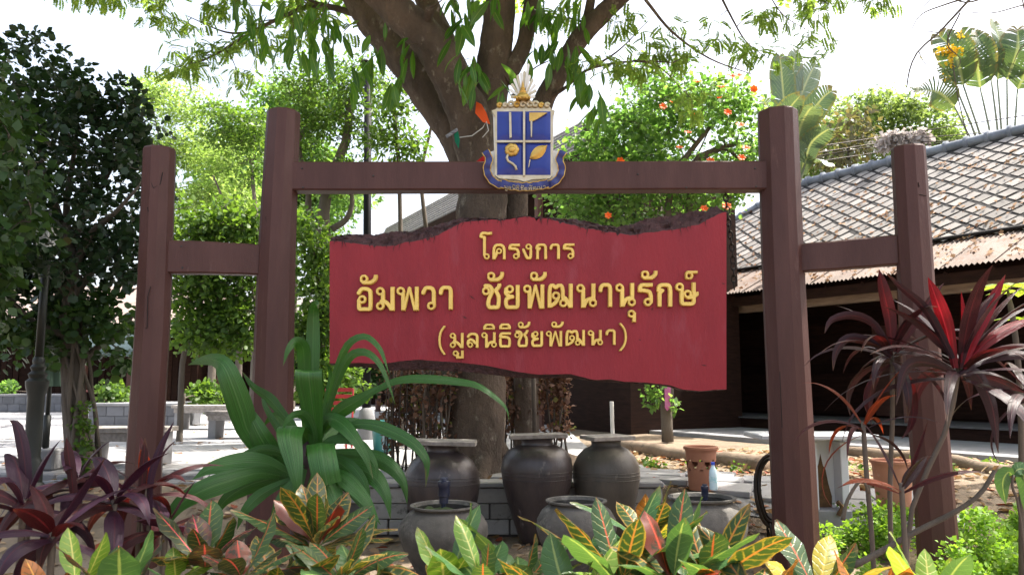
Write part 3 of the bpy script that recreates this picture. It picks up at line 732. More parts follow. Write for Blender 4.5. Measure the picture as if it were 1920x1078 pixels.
def glyph(ch, x0, x1, y0, y1, t, cell):
    """letter solid in pixel units: list of (x, y, depth 0..1) vertices and faces"""
    w, hh_ = x1-x0, y1-y0
    nx, ny = int(w/cell)+3, int(hh_/cell)+3
    X = x0 - cell + np.arange(nx+1)*cell; Y = y0 - cell + np.arange(ny+1)*cell
    XX, YY = np.meshgrid(X, Y); p = np.stack([XX.ravel(), YY.ravel()], 1); D = np.full(len(p), 1e3); holes = []
    px = lambda q: np.array((x0 + q[0]*w, y1 - q[1]*hh_))
    for st in GL[ch]:
        if st[0] == 'C':
            c = px(st[1:3]); ro = min(t*1.02, w*0.5, hh_*0.5); rh = ro*0.36; r_ = np.linalg.norm(p-c, axis=1)
            D = np.minimum(D, r_-ro); holes.append(rh - r_)
        else:
            k = 1.0
            pts = [q for q in st[1:] if isinstance(q, tuple)]
            if not isinstance(st[-1], tuple): k = st[-1]
            P2 = [px(q) for q in pts]
            if st[0] == 'S' and len(P2) > 2: P2 = smooth2([tuple(q) for q in P2], 7*len(P2))
            for a, b in zip(P2[:-1], P2[1:]): D = np.minimum(D, seg(p, a, b) - t*0.5*k)
    for hq in holes: D = np.maximum(D, hq)
    bx = np.maximum(np.maximum(x0-p[:,0], p[:,0]-x1), np.maximum(y0-p[:,1], p[:,1]-y1)); D = np.maximum(D, bx)
    D = D.reshape(YY.shape)
    verts = []; key = {}; faces = []
    def gp(i, j):
        k = (i, j)
        if k not in key: key[k] = len(verts); verts.append((X[j], Y[i], 1.0 if D[i,j] < -cell*0.9 else 0.75))
        return key[k]
    def ep(a, b):
        k = (a, b) if a < b else (b, a); a, b = k
        if k not in key:
            da, db = D[a], D[b]; s_ = da/(da-db); key[k] = len(verts)
            verts.append((X[a[1]]+(X[b[1]]-X[a[1]])*s_, Y[a[0]]+(Y[b[0]]-Y[a[0]])*s_, 0.45))
        return key[k]
    rim = []
    for i in range(ny):
        for j in range(nx):
            cs = [(i,j),(i,j+1),(i+1,j+1),(i+1,j)]; ins = [D[c] < 0 for c in cs]
            if not any(ins): continue
            if ins == [True,False,True,False] or ins == [False,True,False,True]:
                for k in range(4):
                    if ins[k]:
                        e1, e2 = ep(cs[k-1], cs[k]), ep(cs[k], cs[(k+1)%4]); faces.append((gp(*cs[k]), e2, e1)); rim.append((e2, e1))
                continue
            poly = []; out_e = None; in_e = None
            for k in range(4):
                a, b = cs[k], cs[(k+1)%4]
                if ins[k]: poly.append(gp(*a))
                if ins[k] != ins[(k+1)%4]:
                    e_ = ep(a, b); poly.append(e_)
                    if ins[k]: out_e = e_
                    else: in_e = e_
            faces.append(tuple(poly))
            if out_e is not None: rim.append((out_e, in_e))
    back = {}
    def bk(v):
        if v not in back: back[v] = len(verts); verts.append((verts[v][0], verts[v][1], 0.0))
        return back[v]
    for a, b in rim: faces.append((b, a, bk(a), bk(b)))
    return verts, faces
def letter(ch, box, t, cell, parent, m, d, thick, place=None):
    v, f = glyph(ch, *box, t, cell); g_ = G()
    place = place or (lambda x, y: (x, y))
    g_.add([P(*place(x, y), d) + Vector((0, -z*thick, 0)) for x, y, z in v], [tuple(q) for q in f]); return part('letter', g_, m, parent, 50)

# ------------------------------------------------------------------ the hanging sign board
M_SIGN = mat('sign_red_paint', (0.275,0.024,0.034), (0.212,0.019,0.028), 0.42, 1.1, (2.2,1,0.7), c3=(0.25,0.035,0.048), c3amt=0.44, c3scale=2.0, bump=0.45, bscale=9, bdist=0.02, spec=0.22, rvar=0.08)
M_BARK = mat('maroon_bark', (0.125,0.055,0.058), (0.048,0.022,0.023), 0.7, 14, (1,1,1.6), c3=(0.19,0.11,0.11), c3amt=0.40, c3scale=30, bump=1.0, bscale=38, bdist=0.05)
M_GOLD = mat('yellow_gold_paint', (0.82,0.58,0.14), (0.66,0.44,0.10), 0.4, 6, spec=0.5)
SD = 6.42
sign = thing('sign_board', 'red wooden sign board with raised yellow Thai letters hanging in the gate', 'sign', P(990, 560, SD))
topred = [(618,452),(640,452),(660,456),(700,460),(730,463),(760,456),(800,448),(840,432),(868,417),(900,413),(940,412),(980,407),(1010,408),(1040,414),(1090,427),(1137,435),(1180,440),(1234,434),(1274,429),(1310,421),(1334,408),(1352,400),(1359,398)]
topout = [(620,442),(640,438),(660,437),(700,437),(735,432),(768,431),(800,424),(840,412),(868,406),(900,405),(920,406),(945,409),(980,403),(1023,405),(1080,408),(1120,417),(1157,423),(1187,418),(1220,406),(1264,402),(1307,393),(1330,393),(1337,385),(1351,383),(1357,394)]
botred = [(617,681),(640,681),(674,680),(705,682),(727,681),(748,677),(784,674),(825,677),(867,680),(911,685),(971,697),(1010,702),(1070,701),(1113,712),(1147,711),(1167,715),(1214,717),(1257,722),(1280,730),(1314,733),(1345,730),(1365,730)]
botout = [(617,684),(640,686),(674,687),(705,691),(727,694),(748,694),(784,692),(825,695),(867,696),(911,701),(971,708),(1010,709),(1070,708),(1113,714),(1147,716),(1167,718),(1214,720),(1257,725),(1280,732),(1314,735),(1345,732),(1365,731)]
def itp(tab, x):
    xs_ = [a for a, _ in tab]; return float(np.interp(x, xs_, [b for _, b in tab]))
rr = random.Random(12)
cols = np.linspace(618, 1362, 187); rows_r, bark_t, bark_b, back = [], [], [], []
for i, x in enumerate(cols):
    nz = noise.noise(Vector((x*0.045, 1.5, 0))); jag = 1.6*noise.noise(Vector((x*0.35, 4.2, 0))) + 2.2*nz
    drip = max(0, noise.noise(Vector((x*0.23, 9.0, 0)))-0.25)*16
    tr_ = itp(topred, x) + jag + drip; to = itp(topout, x) + 1.3*noise.noise(Vector((x*0.2, 2.2, 0))) + 0.8*noise.noise(Vector((x*0.7,5,0)))
    to = min(to, tr_ - 1.2); br = itp(botred, x) + 0.5*noise.noise(Vector((x*0.12, 6.2, 0))); bo = max(itp(botout, x) + 0.8*noise.noise(Vector((x*0.15, 8.2, 0))), br + 0.7)
    dsp = lambda y, k: 0.006*noise.noise(Vector((x*0.012, y*0.012, k)))
    rows_r.append([P(x, br + (tr_-br)*q/10, SD) + Vector((0, dsp(br+(tr_-br)*q/10, 1), 0)) for q in range(11)])
    rough = lambda k: 0.035*noise.noise(Vector((x*0.09, k*3.1, 5))) + 0.03*noise.noise(Vector((x*0.31, k*5.7, 2)))
    bt = [rows_r[-1][-1]]
    for k in range(1, 6):
        q = k/5; y = tr_ + (to-tr_)*q; bt.append(P(x, y, SD) + Vector((0, 0.012 + 0.05*q*q + rough(k), 0)))
    bt.append(bt[-1] + Vector((0, 0.09, -0.01)))
    bark_t.append(bt)
    bb = [rows_r[-1][0]]
    for k in range(1, 4):
        q = k/3; y = br + (bo-br)*q; bb.append(P(x, y, SD) + Vector((0, 0.01 + 0.05*q + 0.6*rough(k+9), 0)))
    bb.append(bb[-1] + Vector((0, 0.07, 0.0))); bark_b.append(list(reversed(bb)))
    back.append([bt[-1], bb[-1]])
tr = lambda rows: [list(r) for r in zip(*rows)]
part('board', G().grid([list(reversed(r)) for r in rows_r][::-1]), M_SIGN, sign, True)
part('bark_edge', G().grid(bark_t[::-1] if False else [list(reversed(r)) for r in bark_t][::-1]), M_BARK, sign, 50, label='rough dark maroon bark along the top of the board')
part('bark_edge', G().grid([list(reversed(r)) for r in bark_b][::-1]), M_BARK, sign, 50, label='dark undercut edge along the bottom of the board')
gb = G().grid(back[::-1])
for side in (0, -1):
    col = [bark_b[side][0]] + [p for p in rows_r[side]] + bark_t[side][1:]
    gb.add(col, [tuple(range(len(col)))])
part('back_board', gb, M_BARK, sign)
M_SCRATCH = mat('scratch', (0.06,0.02,0.022), None, 0.9)
fis = G()
for k in range(42):                         # fissures running down from the bark into the paint
    x = rr.uniform(622, 1350); y = itp(topred, x); L = rr.uniform(5, 17); pts = [(x, y-2)]
    for q in range(3): pts.append((pts[-1][0] + rr.uniform(-2.2,2.2), pts[-1][1] + L/3))
    for (a, b), wq in zip(zip(pts[:-1], pts[1:]), (1.3, 0.9, 0.4)):
        A, Bq = P(*a, SD) + Vector((0,-.007,0)), P(*b, SD) + Vector((0,-.007,0)); e_ = Vector((S(wq, SD), 0, 0))
        fis.add([A-e_, A+e_, Bq+e_*0.5, Bq-e_*0.5], [(0,3,2,1)])
for (x, y, dx, dy) in ((879,553,12,9),(866,592,11,6),(1314,684,12,1.5),(1224,577,-2,5),(1352,531,8,2),(1197,636,5,2)):
    A, Bq = P(x,y,SD)+Vector((0,-.007,0)), P(x+dx,y+dy,SD)+Vector((0,-.007,0)); M_ = A.lerp(Bq,.5); n_ = Vector((-(Bq-A).z, 0, (Bq-A).x)).normalized()*S(1.0,SD)
    fis.add([A, M_-n_, Bq, M_+n_], [(0,1,2,3)])
part('paint_cracks', fis, M_SCRATCH, sign, kind='stuff')
for ch, *b in L1: letter(ch, b, 5.8, 0.62, sign, M_GOLD, SD-0.008, 0.028)
for ch, *b in L2: letter(ch, b, 8.1, 0.8, sign, M_GOLD, SD-0.008, 0.034)
for ch, *b in L3: letter(ch, b, 5.6 if ch not in '()' else 4.4, 0.62, sign, M_GOLD, SD-0.008, 0.028)

# chain from the beam to the back of the board
M_IRON = mat('black_iron', (0.02,0.019,0.018), (0.045,0.03,0.022), 0.5, 8, metal=0.7)
def chain(label, pts, d):
    c = cr([P(x, y, d) for x, y in pts], 200); L = sum((b-a).length for a, b in zip(c[:-1], c[1:]))
    o = thing('hanging_chain', label, 'chain', c[0])
    lk = G(); n = 12; ring = [Vector((0.019*math.cos(2*math.pi*i/n), 0, 0.036*math.sin(2*math.pi*i/n))) for i in range(n+1)]
    lk.tube(ring, 0.0065, 5, cap=False); me = lk.mesh('link'); me.materials.append(M_IRON); shade(me)
    step = 0.054; acc = 0; k = 0; pos = 0.0
    for a, b in zip(c[:-1], c[1:]):
        l = (b-a).length
        while acc <= pos + l:
            p = a.lerp(b, (acc-pos)/l); q = (b-a).to_track_quat('Z', 'Y').to_matrix().to_4x4()
            inst('link', me, o, Matrix.Translation(p - o.location) @ q @ Matrix.Rotation(math.pi/2*(k%2) + 0.3, 4, 'Z')); acc += step; k += 1
        pos += l
chain('iron chain hanging beside the right edge of the red board', [(1360,360),(1363,390),(1368,430),(1374,480),(1377,545)], 6.56)

# ------------------------------------------------------------------ crest on the beam
M_BLUE = mat('crest_blue', (0.014,0.036,0.27), (0.010,0.026,0.20), 0.25, 3, spec=0.35, coat=0.12)
M_NAVY = mat('crest_ribbon_blue', (0.016,0.022,0.16), (0.012,0.016,0.11), 0.35, 6, spec=0.5)
M_SILV = mat('crest_silver', (0.58,0.52,0.40), (0.40,0.33,0.20), 0.35, 8, metal=0.35)
M_CGOLD = mat('crest_gold', (0.62,0.40,0.10), (0.45,0.27,0.06), 0.35, 10, metal=0.5)
M_CWHITE = mat('crest_white', (0.80,0.79,0.76), None, 0.5)
KD = 6.395
crest = thing('crest', 'blue quartered shield crest with golden crown and ribbon fixed on the top beam', 'crest', P(982, 270, KD))
def K(x, y, o=0.0): return P(880 + x/3.99, 110 + y/3.99, KD) + Vector((0, -o, 0))
def flat(name, pts, o, th, m, label=None, smooth=None):
    return part(name, G().slab([K(x, y, o) for x, y in pts], (0, th, 0)), m, crest, smooth, label)
back_pts = [(150,700),(185,690),(178,430),(170,395),(410,388),(640,395),(632,430),(628,690),(660,690),(672,780),(665,860),(600,945),(410,965),(220,945),(150,860),(140,780)]
flat('backing', back_pts, 0.0, 0.03, M_CWHITE)
rim = [(168,400),(205,388),(410,384),(600,388),(638,400),(622,440),(622,880),(600,905),(470,912),(412,928),(352,912),(225,905),(192,880),(190,440)]
flat('shield_rim', rim, 0.035, 0.035, M_SILV)
def pillow(x0, x1, y0, y1, o):
    rows = []
    for i in range(9):
        row = []
        for j in range(9):
            u, v = j/8*2-1, i/8*2-1; b = (1-abs(u)**4)*(1-abs(v)**4)
            row.append(K(x0+(x1-x0)*j/8, y0+(y1-y0)*i/8, o + 0.022*b))
        rows.append(row)
    return G().grid(rows)
for q in ((208,402,408,628),(415,606,408,628),(208,402,642,880),(415,606,642,880)):
    part('shield_quarter', pillow(*q, 0.037), M_BLUE, crest, True)
flat('cross_bar', [(401,402),(417,402),(417,890),(401,890)], 0.062, 0.03, M_SILV); flat('cross_bar', [(206,628),(400,628),(400,643),(206,643)], 0.060, 0.03, M_SILV); flat('cross_bar', [(418,628),(608,628),(608,643),(418,643)], 0.060, 0.03, M_SILV)
flat('rod', [(297,425),(313,425),(317,610),(301,615)], 0.078, 0.03, M_SILV)
flat('flag', [(447,428),(580,428),(545,450),(505,475),(462,495),(447,488)], 0.078, 0.03, M_CGOLD); flat('flag_pole', [(456,485),(470,490),(467,606),(459,606)], 0.078, 0.03, M_SILV)
def dome(x, y, r, o):
    q = G().lathe([(r,0),(r*.84,r*.33),(r*.45,r*.5),(0.0001,r*.55)], (0,0,0), 10); Mq = Matrix.Translation(K(x, y, o)) @ Matrix.Rotation(math.pi/2, 4, 'X')
    q.v = [Mq @ v for v in q.v]; return q
for k in range(7):
    a = 2*math.pi*k/7; part('petal', dome(318+26*math.cos(a), 700+22*math.sin(a), 0.034, 0.062), M_CGOLD, crest, True)
part('flower_heart', dome(318, 700, 0.03, 0.078), M_CGOLD, crest, True)
part('flower_stem', G().tube([K(x,y,0.07) for x,y in ((290,735),(280,760),(290,785),(325,805),(345,825),(352,850))], 0.011, 6), M_SILV, crest, True)
part('conch_shell', G().grid([[K(450+130*t + (-1 if k==0 else 1 if k==4 else 0)*0 + (k-2)/2*(-30*math.sin(math.pi*min(1,t*1.02))**0.8)*0.75, 768-100*t + (k-2)/2*(-34*math.sin(math.pi*min(1,t*1.02))**0.8), 0.066 + 0.02*(1-abs(k-2)/2)) for k in range(5)] for t in [i/10 for i in range(11)]]), M_CGOLD, crest, True)
flat('shell_tail', [(440,830),(446,829),(456,775),(448,775)], 0.074, 0.02, M_SILV)
# ribbon with small letters
def band(pts, w, o, m, edge):
    c = cr([Vector((x,y,0)) for x,y in pts], 30); rows = []; e1 = []; e2 = []
    for i, p in enumerate(c):
        t = (c[min(i+1,29)]-c[max(i-1,0)]).normalized(); nn = Vector((-t.y,t.x,0)); ww_ = w*(1+0.08*math.sin(i*1.3)); oo = o + 0.008*math.sin(i*0.9)
        rows.append([K(p.x+nn.x*ww_, p.y+nn.y*ww_, oo), K(p.x,p.y,oo+0.010), K(p.x-nn.x*ww_, p.y-nn.y*ww_, oo)]); e1.append(rows[-1][0]); e2.append(rows[-1][2])
    rb = part('ribbon', G().grid(rows), m, crest, True)
    part('ribbon_edge', G().tube(e1, 0.0045, 5).tube(e2, 0.0045, 5), edge, rb, True)
band([(120,700),(148,760),(132,830),(150,890),(200,940),(262,955)], 26, 0.030, M_NAVY, M_CGOLD)
band([(700,700),(672,760),(690,830),(672,890),(620,940),(560,955)], 26, 0.030, M_NAVY, M_CGOLD)
band([(240,945),(330,965),(412,970),(495,965),(585,945)], 30, 0.050, M_NAVY, M_CGOLD)
def rib_place(x, y):
    u = (x-842.7)/(1154.8-842.7); cx = 258 + u*312; cy = 985 - 12*(2*u-1)**2*1.0 - ((652.8-0.018*(x-842)) - y)*0.80
    return 880 + cx/3.99, 110 + cy/3.99
for ch, *b in L3:
    if ch in '()': continue
    letter(ch, b, 5.0, 1.4, crest, M_SILV, KD-0.066, 0.008, rib_place)
# scrolls, crown and rays above the shield
for x in (225,268,312,355,400,450,492,535,580):
    big = 22 if 300 < x < 520 else 15
    part('scroll', G().tube([K(x+big*math.cos(a)*(1-a*0.07), 372-big*0.9-big*math.sin(a)*(1-a*0.07), 0.03) for a in [k*0.6 for k in range(11)]], 0.013, 6), M_CGOLD if int(x) % 2 else M_SILV, crest, True)
flat('scroll_base', [(190,392),(215,366),(300,355),(345,325),(410,330),(470,325),(520,355),(600,366),(620,392)], 0.02, 0.02, M_SILV)
rays_o = [(312,292),(304,240),(318,200),(338,165),(362,138),(388,122),(412,108),(440,58),(432,122),(450,140),(472,165),(490,205),(496,245),(488,292)]
for i in range(len(rays_o)):
    x, y = rays_o[i]; bx, by = 400 + (x-400)*0.32, 292 + (y-292)*0.1
    nx, ny = -(y-by), (x-bx); l = math.hypot(nx, ny); nx, ny = nx/l*11, ny/l*11
    flat('ray', [(bx-nx*.5,by-ny*.5),(x-nx,y-ny),(x+(x-bx)*0.06,y+(y-by)*0.06),(x+nx,y+ny),(bx+nx*.5,by+ny*.5)], 0.022 + 0.004*(i%2), 0.012, M_CWHITE if i % 2 else M_SILV)
gx = [(0.0,0.50),(0.010,0.42),(0.018,0.36),(0.022,0.30),(0.036,0.28),(0.030,0.23),(0.05,0.20),(0.044,0.16),(0.075,0.12),(0.088,0.08),(0.10,0.05),(0.104,0.0),(0.095,-0.02)]
sc_ = 0.34
part('crown', G().lathe([(r*0.62+1e-4, z*sc_*1.0) for r, z in gx][::-1], K(400,318,0.04), 14), M_CGOLD, crest, 40)
for k in range(5): part('crown_arch', G().tube([K(345+k*24+11*math.cos(a), 330-16*math.sin(a), 0.09) for a in [j*math.pi/6 for j in range(7)]], 0.008, 5), M_CGOLD, crest, True)
# ------------------------------------------------------------------ water jars
M_JAR = mat('dark_jar_glaze', (0.070,0.052,0.048), (0.028,0.023,0.025), 0.36, 2.8, (1.6,1.6,.7), c3=(0.20,0.165,0.15), c3amt=0.40, c3scale=6, bump=0.4, bscale=16, spec=0.5)
M_JAR2 = mat('grey_jar_clay', (0.100,0.083,0.066), (0.048,0.042,0.035), 0.5, 2.8, (1.6,1.6,.7), c3=(0.24,0.21,0.17), c3amt=0.39, c3scale=6, bump=0.25, bscale=24)
M_JAR3 = mat('mossy_jar_clay', (0.125,0.112,0.098), (0.052,0.048,0.04), 0.8, 5, c3=(0.20,0.18,0.155), c3amt=0.44, c3scale=6, bump=0.6, bscale=30)
M_MOSS = mat('moss', (0.075,0.11,0.03), (0.035,0.055,0.018), 0.95, 12, bump=0.9, bscale=60, bdist=0.02)
M_WATER = mat('jar_water', (0.012,0.014,0.011), None, 0.08, 3, spec=0.7)
def tall_jar(px, d, z0, label, m, prof, boardspec, blabel, seed):
    c = P(px, 900, d); c.z = z0
    o = thing('water_jar', label, 'jar', c, 'tall closed jars in front of the block wall')
    part('body', G().lathe(prof, c, 48, 0.012, seed), m, o, 50)
    ztop = c.z + prof[-1][1]
    for zz in (0.62, 0.66, 0.69):
        r_ = np.interp(zz*prof[-1][1], [p[1] for p in prof], [p[0] for p in prof]); part('ridge', G().tube([c + Vector(((r_+.002)*math.cos(a), (r_+.002)*math.sin(a), zz*prof[-1][1])) for a in [k*math.pi/24 for k in range(49)]], 0.004, 4, cap=False), m, o, True)
    L, Wd, rot, tilt = boardspec
    b = thing('jar_board', blabel, 'board', c + Vector((0,0,prof[-1][1])), 'weathered boards lying on the jars')
    M_ = Matrix.Translation(b.location) @ Matrix.Rotation(rot, 4, 'Z') @ Matrix.Rotation(tilt, 4, 'Y')
    for k in range(2):
        part('plank', G().bbox(-L/2 + 0.03*k, L/2 - 0.02*k, (k-1)*Wd/2 + 0.003, k*Wd/2 - 0.003, 0.004, 0.042, 0.004, M_), M_GWOOD, b)
    return o
pm = [(0.135,0.0),(0.17,0.03),(0.235,0.22),(0.29,0.40),(0.33,0.56),(0.342,0.68),(0.325,0.78),(0.275,0.855),(0.20,0.895),(0.155,0.905),(0.145,0.925),(0.155,0.955),(0.165,0.965)]
tall_jar(1007, 7.62, -0.0, 'tallest dark jar with a sunlit patch on its shoulder, middle of three', M_JAR, pm, (0.55,0.30,0.12,-0.02), 'short grey board across the tallest middle jar', 2)
pl = [(0.17,0.0),(0.20,0.03),(0.29,0.25),(0.345,0.42),(0.36,0.55),(0.345,0.66),(0.29,0.76),(0.21,0.825),(0.155,0.84),(0.145,0.86),(0.15,0.90),(0.16,0.91)]
tall_jar(829, 7.55, 0.0, 'round purplish dark jar nearest the green strap plant, under a wide board', M_JAR, pl, (0.66,0.40,-0.05,0.02), 'long wide board lying on the left purplish jar', 5)
pr_ = [(0.15,0.0),(0.18,0.03),(0.25,0.25),(0.30,0.45),(0.325,0.60),(0.32,0.70),(0.275,0.80),(0.21,0.865),(0.15,0.89),(0.14,0.91),(0.145,0.94),(0.15,0.95)]
tall_jar(1137, 7.75, -0.01, 'greyish brown round shouldered jar on the right of the tall jars', M_JAR2, pr_, (0.44,0.40,0.35,-0.01), 'square grey board on the right jar with a white pipe behind', 7)
def open_jar(px, py, d, Rr, label, seed, moss):
    c = P(px, py, d); H = c.z; c.z = 0
    o = thing('open_jar', label, 'jar', c, 'open jars of water among the croton plants')
    pf = [(0.45,0.0),(0.55,0.05),(0.95,0.45),(1.05,0.62),(1.03,0.74),(0.90,0.86),(0.74,0.925),(0.70,0.94),(0.74,0.96),(0.80,0.975),(0.80,0.995),(0.76,1.0),(0.70,0.99),(0.67,0.95),(0.80,0.84),(0.9,0.7)]
    part('body', G().lathe([(r*Rr, z*H) for r, z in pf], c, 48, 0.025, seed), M_JAR3, o, 50)
    part('water', G().lathe([(0.80*Rr, 0.84*H),(0.0001, 0.841*H)], c, 32), M_WATER, o)
    if moss:
        rg = np.random.default_rng(seed); g_ = G()
        rows = []
        for i in range(9):
            rows.append([c + Vector((Rr*0.74*q*math.cos(a), Rr*0.74*q*math.sin(a), H*0.875 + 0.09*(1-q*q*0.8)*max(0, 0.5+0.8*noise.noise(Vector((q*3*math.cos(a), q*3*math.sin(a), seed)))))) for q, a in [(j/8, math.pi*0.55 + i/8*math.pi*1.15) for j in range(9)]])
        part('moss', g_.grid(rows), M_MOSS, o, True)
    return o
open_jar(832, 945, 6.15, 0.325, 'mossy open jar at the left with a dark fountain nozzle in it', 3, True)
open_jar(1080, 936, 6.3, 0.30, 'open jar with dark water in front of the tallest jar', 6, False)
open_jar(1316, 930, 6.25, 0.325, 'open jar nearest the right inner post, with a blue nozzle', 9, False)
M_NAVYP = mat('dark_blue_plastic', (0.012,0.016,0.035), (0.02,0.024,0.05), 0.35, 12, c3=(0.12,0.12,0.12), c3amt=0.3, c3scale=30)
def nozzle(px, py, d, zt, label, sc=1.0):
    c = P(px, py, d); o = thing('fountain_nozzle', label, 'nozzle', c, 'fountain nozzles standing in the open jars')
    part('body', G().lathe([(0.034*sc,0),(0.036*sc,0.05*sc),(0.045*sc,0.055*sc),(0.045*sc,0.12*sc),(0.05*sc,0.13*sc),(0.046*sc,0.165*sc),(0.032*sc,0.172*sc),(0.03*sc,0.19*sc),(0.0001,0.192*sc)], c, 16), M_NAVYP, o, 40)
    part('riser', G().tube([c + Vector((0,0,0.005)), c - Vector((0,0,0.18))], 0.02*sc, 8), M_NAVYP, o)
nozzle(832, 943, 6.12, 0, 'dark blue nozzle standing up in the mossy left jar')
nozzle(1322, 936, 6.25, 0, 'short blue black nozzle in the right open jar', 0.62)
# bottle behind the right jar
M_CLEAR = mat('cloudy_bottle', (0.55,0.68,0.70), (0.45,0.60,0.66), 0.15, 4, spec=0.6); M_CAPB = mat('blue_cap', (0.03,0.08,0.5), None, 0.4)
M_LBL = mat('bottle_label', (0.15,0.45,0.5), (0.6,0.65,0.65), 0.5, 30)
def bottle(px, py, d, label, lying=False):
    c = P(px, py, d); o = thing('water_bottle', label, 'bottle', c)
    M_ = Matrix.Translation(c) @ (Matrix.Rotation(1.45, 4, 'Y') if lying else Matrix.Identity(4))
    def L(pf): q = G().lathe(pf, (0,0,0), 16); q.v = [M_ @ v for v in q.v]; return q
    part('body', L([(0.03,0),(0.034,0.01),(0.033,0.07),(0.034,0.12),(0.03,0.16),(0.014,0.19),(0.013,0.205)]), M_CLEAR, o, 40)
    part('label', L([(0.0345,0.06),(0.0345,0.11)]), M_LBL, o); part('cap', L([(0.016,0.203),(0.016,0.225),(0.0001,0.226)]), M_CAPB, o)
q = P(1352, 912, 8.0)
bottle(1338, 918, 6.62, 'pale blue bottle with a blue cap behind the right open jar', False)
# ------------------------------------------------------------------ terracotta pots
def pot(px, pyb, d, Ht, Rt, Rb, label, cut, lab2=None):
    c = P(px, pyb, d); o = thing('terracotta_pot', label, 'pot', c, 'terracotta pots standing on the leaf covered ground')
    n, m = 56, 22; V = []; Fs = []
    for i in range(m+1):
        z = Ht*i/m; r_ = Rb + (Rt-Rb)*i/m + (0.006 if i >= m-1 else 0)
        for k in range(n): a = 2*math.pi*k/n; V.append(c + Vector((r_*math.cos(a), r_*math.sin(a), z)))
    for i in range(m):
        for k in range(n):
            if cut and 9 <= i <= 16:
                u = (k % 8 - 3.5)/3.5; v = (i - 12.5)/4
                heart = (abs(u)*0.9)**2 + (v - 0.55*abs(u)**0.6 + 0.15)**2
                if heart < 0.20 or (abs(u) > 0.8 and 0.5 < abs(v) < 0.8): continue
            Fs.append((i*n+k, i*n+(k+1)%n, (i+1)*n+(k+1)%n, (i+1)*n+k))
    part('wall', G().add(V, Fs), M_TERRA, o, True)
    rb = np.array([tuple(v) for v in V]); inner = [c + Vector(((v-c).x*0.9, (v-c).y*0.9, (v-c).z*0.97 + 0.012)) for v in V]
    part('inner_wall', G().add(inner, [tuple(reversed(f)) for f in Fs]), M_TERRA, o, True)
    part('rim', G().lathe([(Rt+0.004,Ht-0.02),(Rt+0.016,Ht-0.018),(Rt+0.018,Ht+0.006),(Rt+0.004,Ht+0.014),(Rt*0.9,Ht+0.006),(Rt*0.88,Ht-0.03)], c, 40), M_TERRA, o, 50)
    part('base', G().lathe([(Rb,0.004),(0.0001,0.005)], c, 32), M_TERRA, o)
pot(1316, 917, 8.15, 0.42, 0.158, 0.128, 'terracotta pot with cut out pattern standing beyond the right open jar', True)
pot(1677, 962, 7.35, 0.47, 0.172, 0.14, 'plain wide terracotta pot between the two right posts', False)
# ------------------------------------------------------------------ white steel stand, cable coil, lamp posts
M_STEEL = mat('white_steel', (0.62,0.63,0.66), (0.50,0.51,0.54), 0.5, 3, c3=(0.20,0.11,0.05), c3amt=0.30, c3scale=5)
M_RUST = mat('rust_patch', (0.17,0.09,0.035), (0.06,0.035,0.02), 0.9, 10, c3=(0.3,0.2,0.1), c3amt=0.4)
TD = 7.25
c = P(1553, 968, TD)
stand = thing('steel_stand', 'white steel stand with a rust stained web and thin flat top', 'stand', c)
x0, x1 = P(1524, 900, TD).x, P(1566, 900, TD).x
zt = P(1553, 826, TD).z; zb = P(1553, 930, TD).z
part('web', G().box(x0, x1, TD+0.02, TD+0.05, zb-0.1, zt), M_STEEL, stand)
part('flange', G().bbox(x1+0.002, x1+0.07, TD-0.14, TD+0.2, zb-0.05, zt, 0.006), M_STEEL, stand)
part('flange', G().bbox(x0-0.07, x0-0.002, TD-0.14, TD+0.2, zb-0.1, zt, 0.006), M_STEEL, stand)
rs = random.Random(2); pts = [(1529,905),(1531,880),(1535,868),(1538,850),(1543,872),(1548,880),(1553,905),(1560,930),(1560,962),(1529,962)]
part('rust_stain', G().slab([P(x,y,TD+0.018) for x,y in pts], (0,0.001,0)), M_RUST, stand)
part('top', G().bbox(P(1412,820,TD).x, P(1626,820,TD).x, TD-0.25, TD+0.3, P(1500,825,TD-.25).z, P(1500,825,TD-.25).z+0.045, 0.008), M_STEEL, stand)
part('base_block', G().bbox(x0-0.05, x1+0.08, TD-0.15, TD+0.2, h(2.9,TD)-0.05, zb-0.1, 0.01), M_CONC, stand)
part('bracket', G().tube([P(1570,940,TD-.16), P(1580,950,TD-.16), P(1572,966,TD-.16)], 0.02, 6), M_RUST, stand)
cc = P(1446, 920, 6.85)
coil = thing('cable_coil', 'coil of black cable hanging behind the right inner post', 'cable', cc)
g_ = G()
for k in range(9):
    rx, rz = 0.125 + 0.012*rs.uniform(-1,1), 0.285 + 0.02*rs.uniform(-1,1)
    g_.tube([cc + Vector((rx*math.cos(a) + 0.01*k, 0.02*k + .015*math.sin(3*a+k), rz*math.sin(a)*(1 if math.sin(a) > 0 else 1.0))) for a in [j*math.pi/14 for j in range(29)]], 0.015, 6, cap=False)
part('loops', g_, M_IRON, coil, True)
part('tail', G().tube([cc + Vector((-0.02,0,-0.27)), cc + Vector((0.0,0.02,-0.45)), P(1438,985,6.9), P(1442,1030,6.9)], 0.009, 6), M_IRON, coil, True)
part('hook', G().tube([cc + Vector((0.02,-0.06,0.27)), cc+Vector((0.03,0.03,0.27)), cc+Vector((0.03,0.05,0.3))], 0.01, 5), M_IRON, coil)
M_LAMP = mat('dark_green_black_metal', (0.018,0.021,0.019), (0.03,0.033,0.03), 0.5, 5, c3=(0.09,0.08,0.07), c3amt=0.3, metal=0.3)
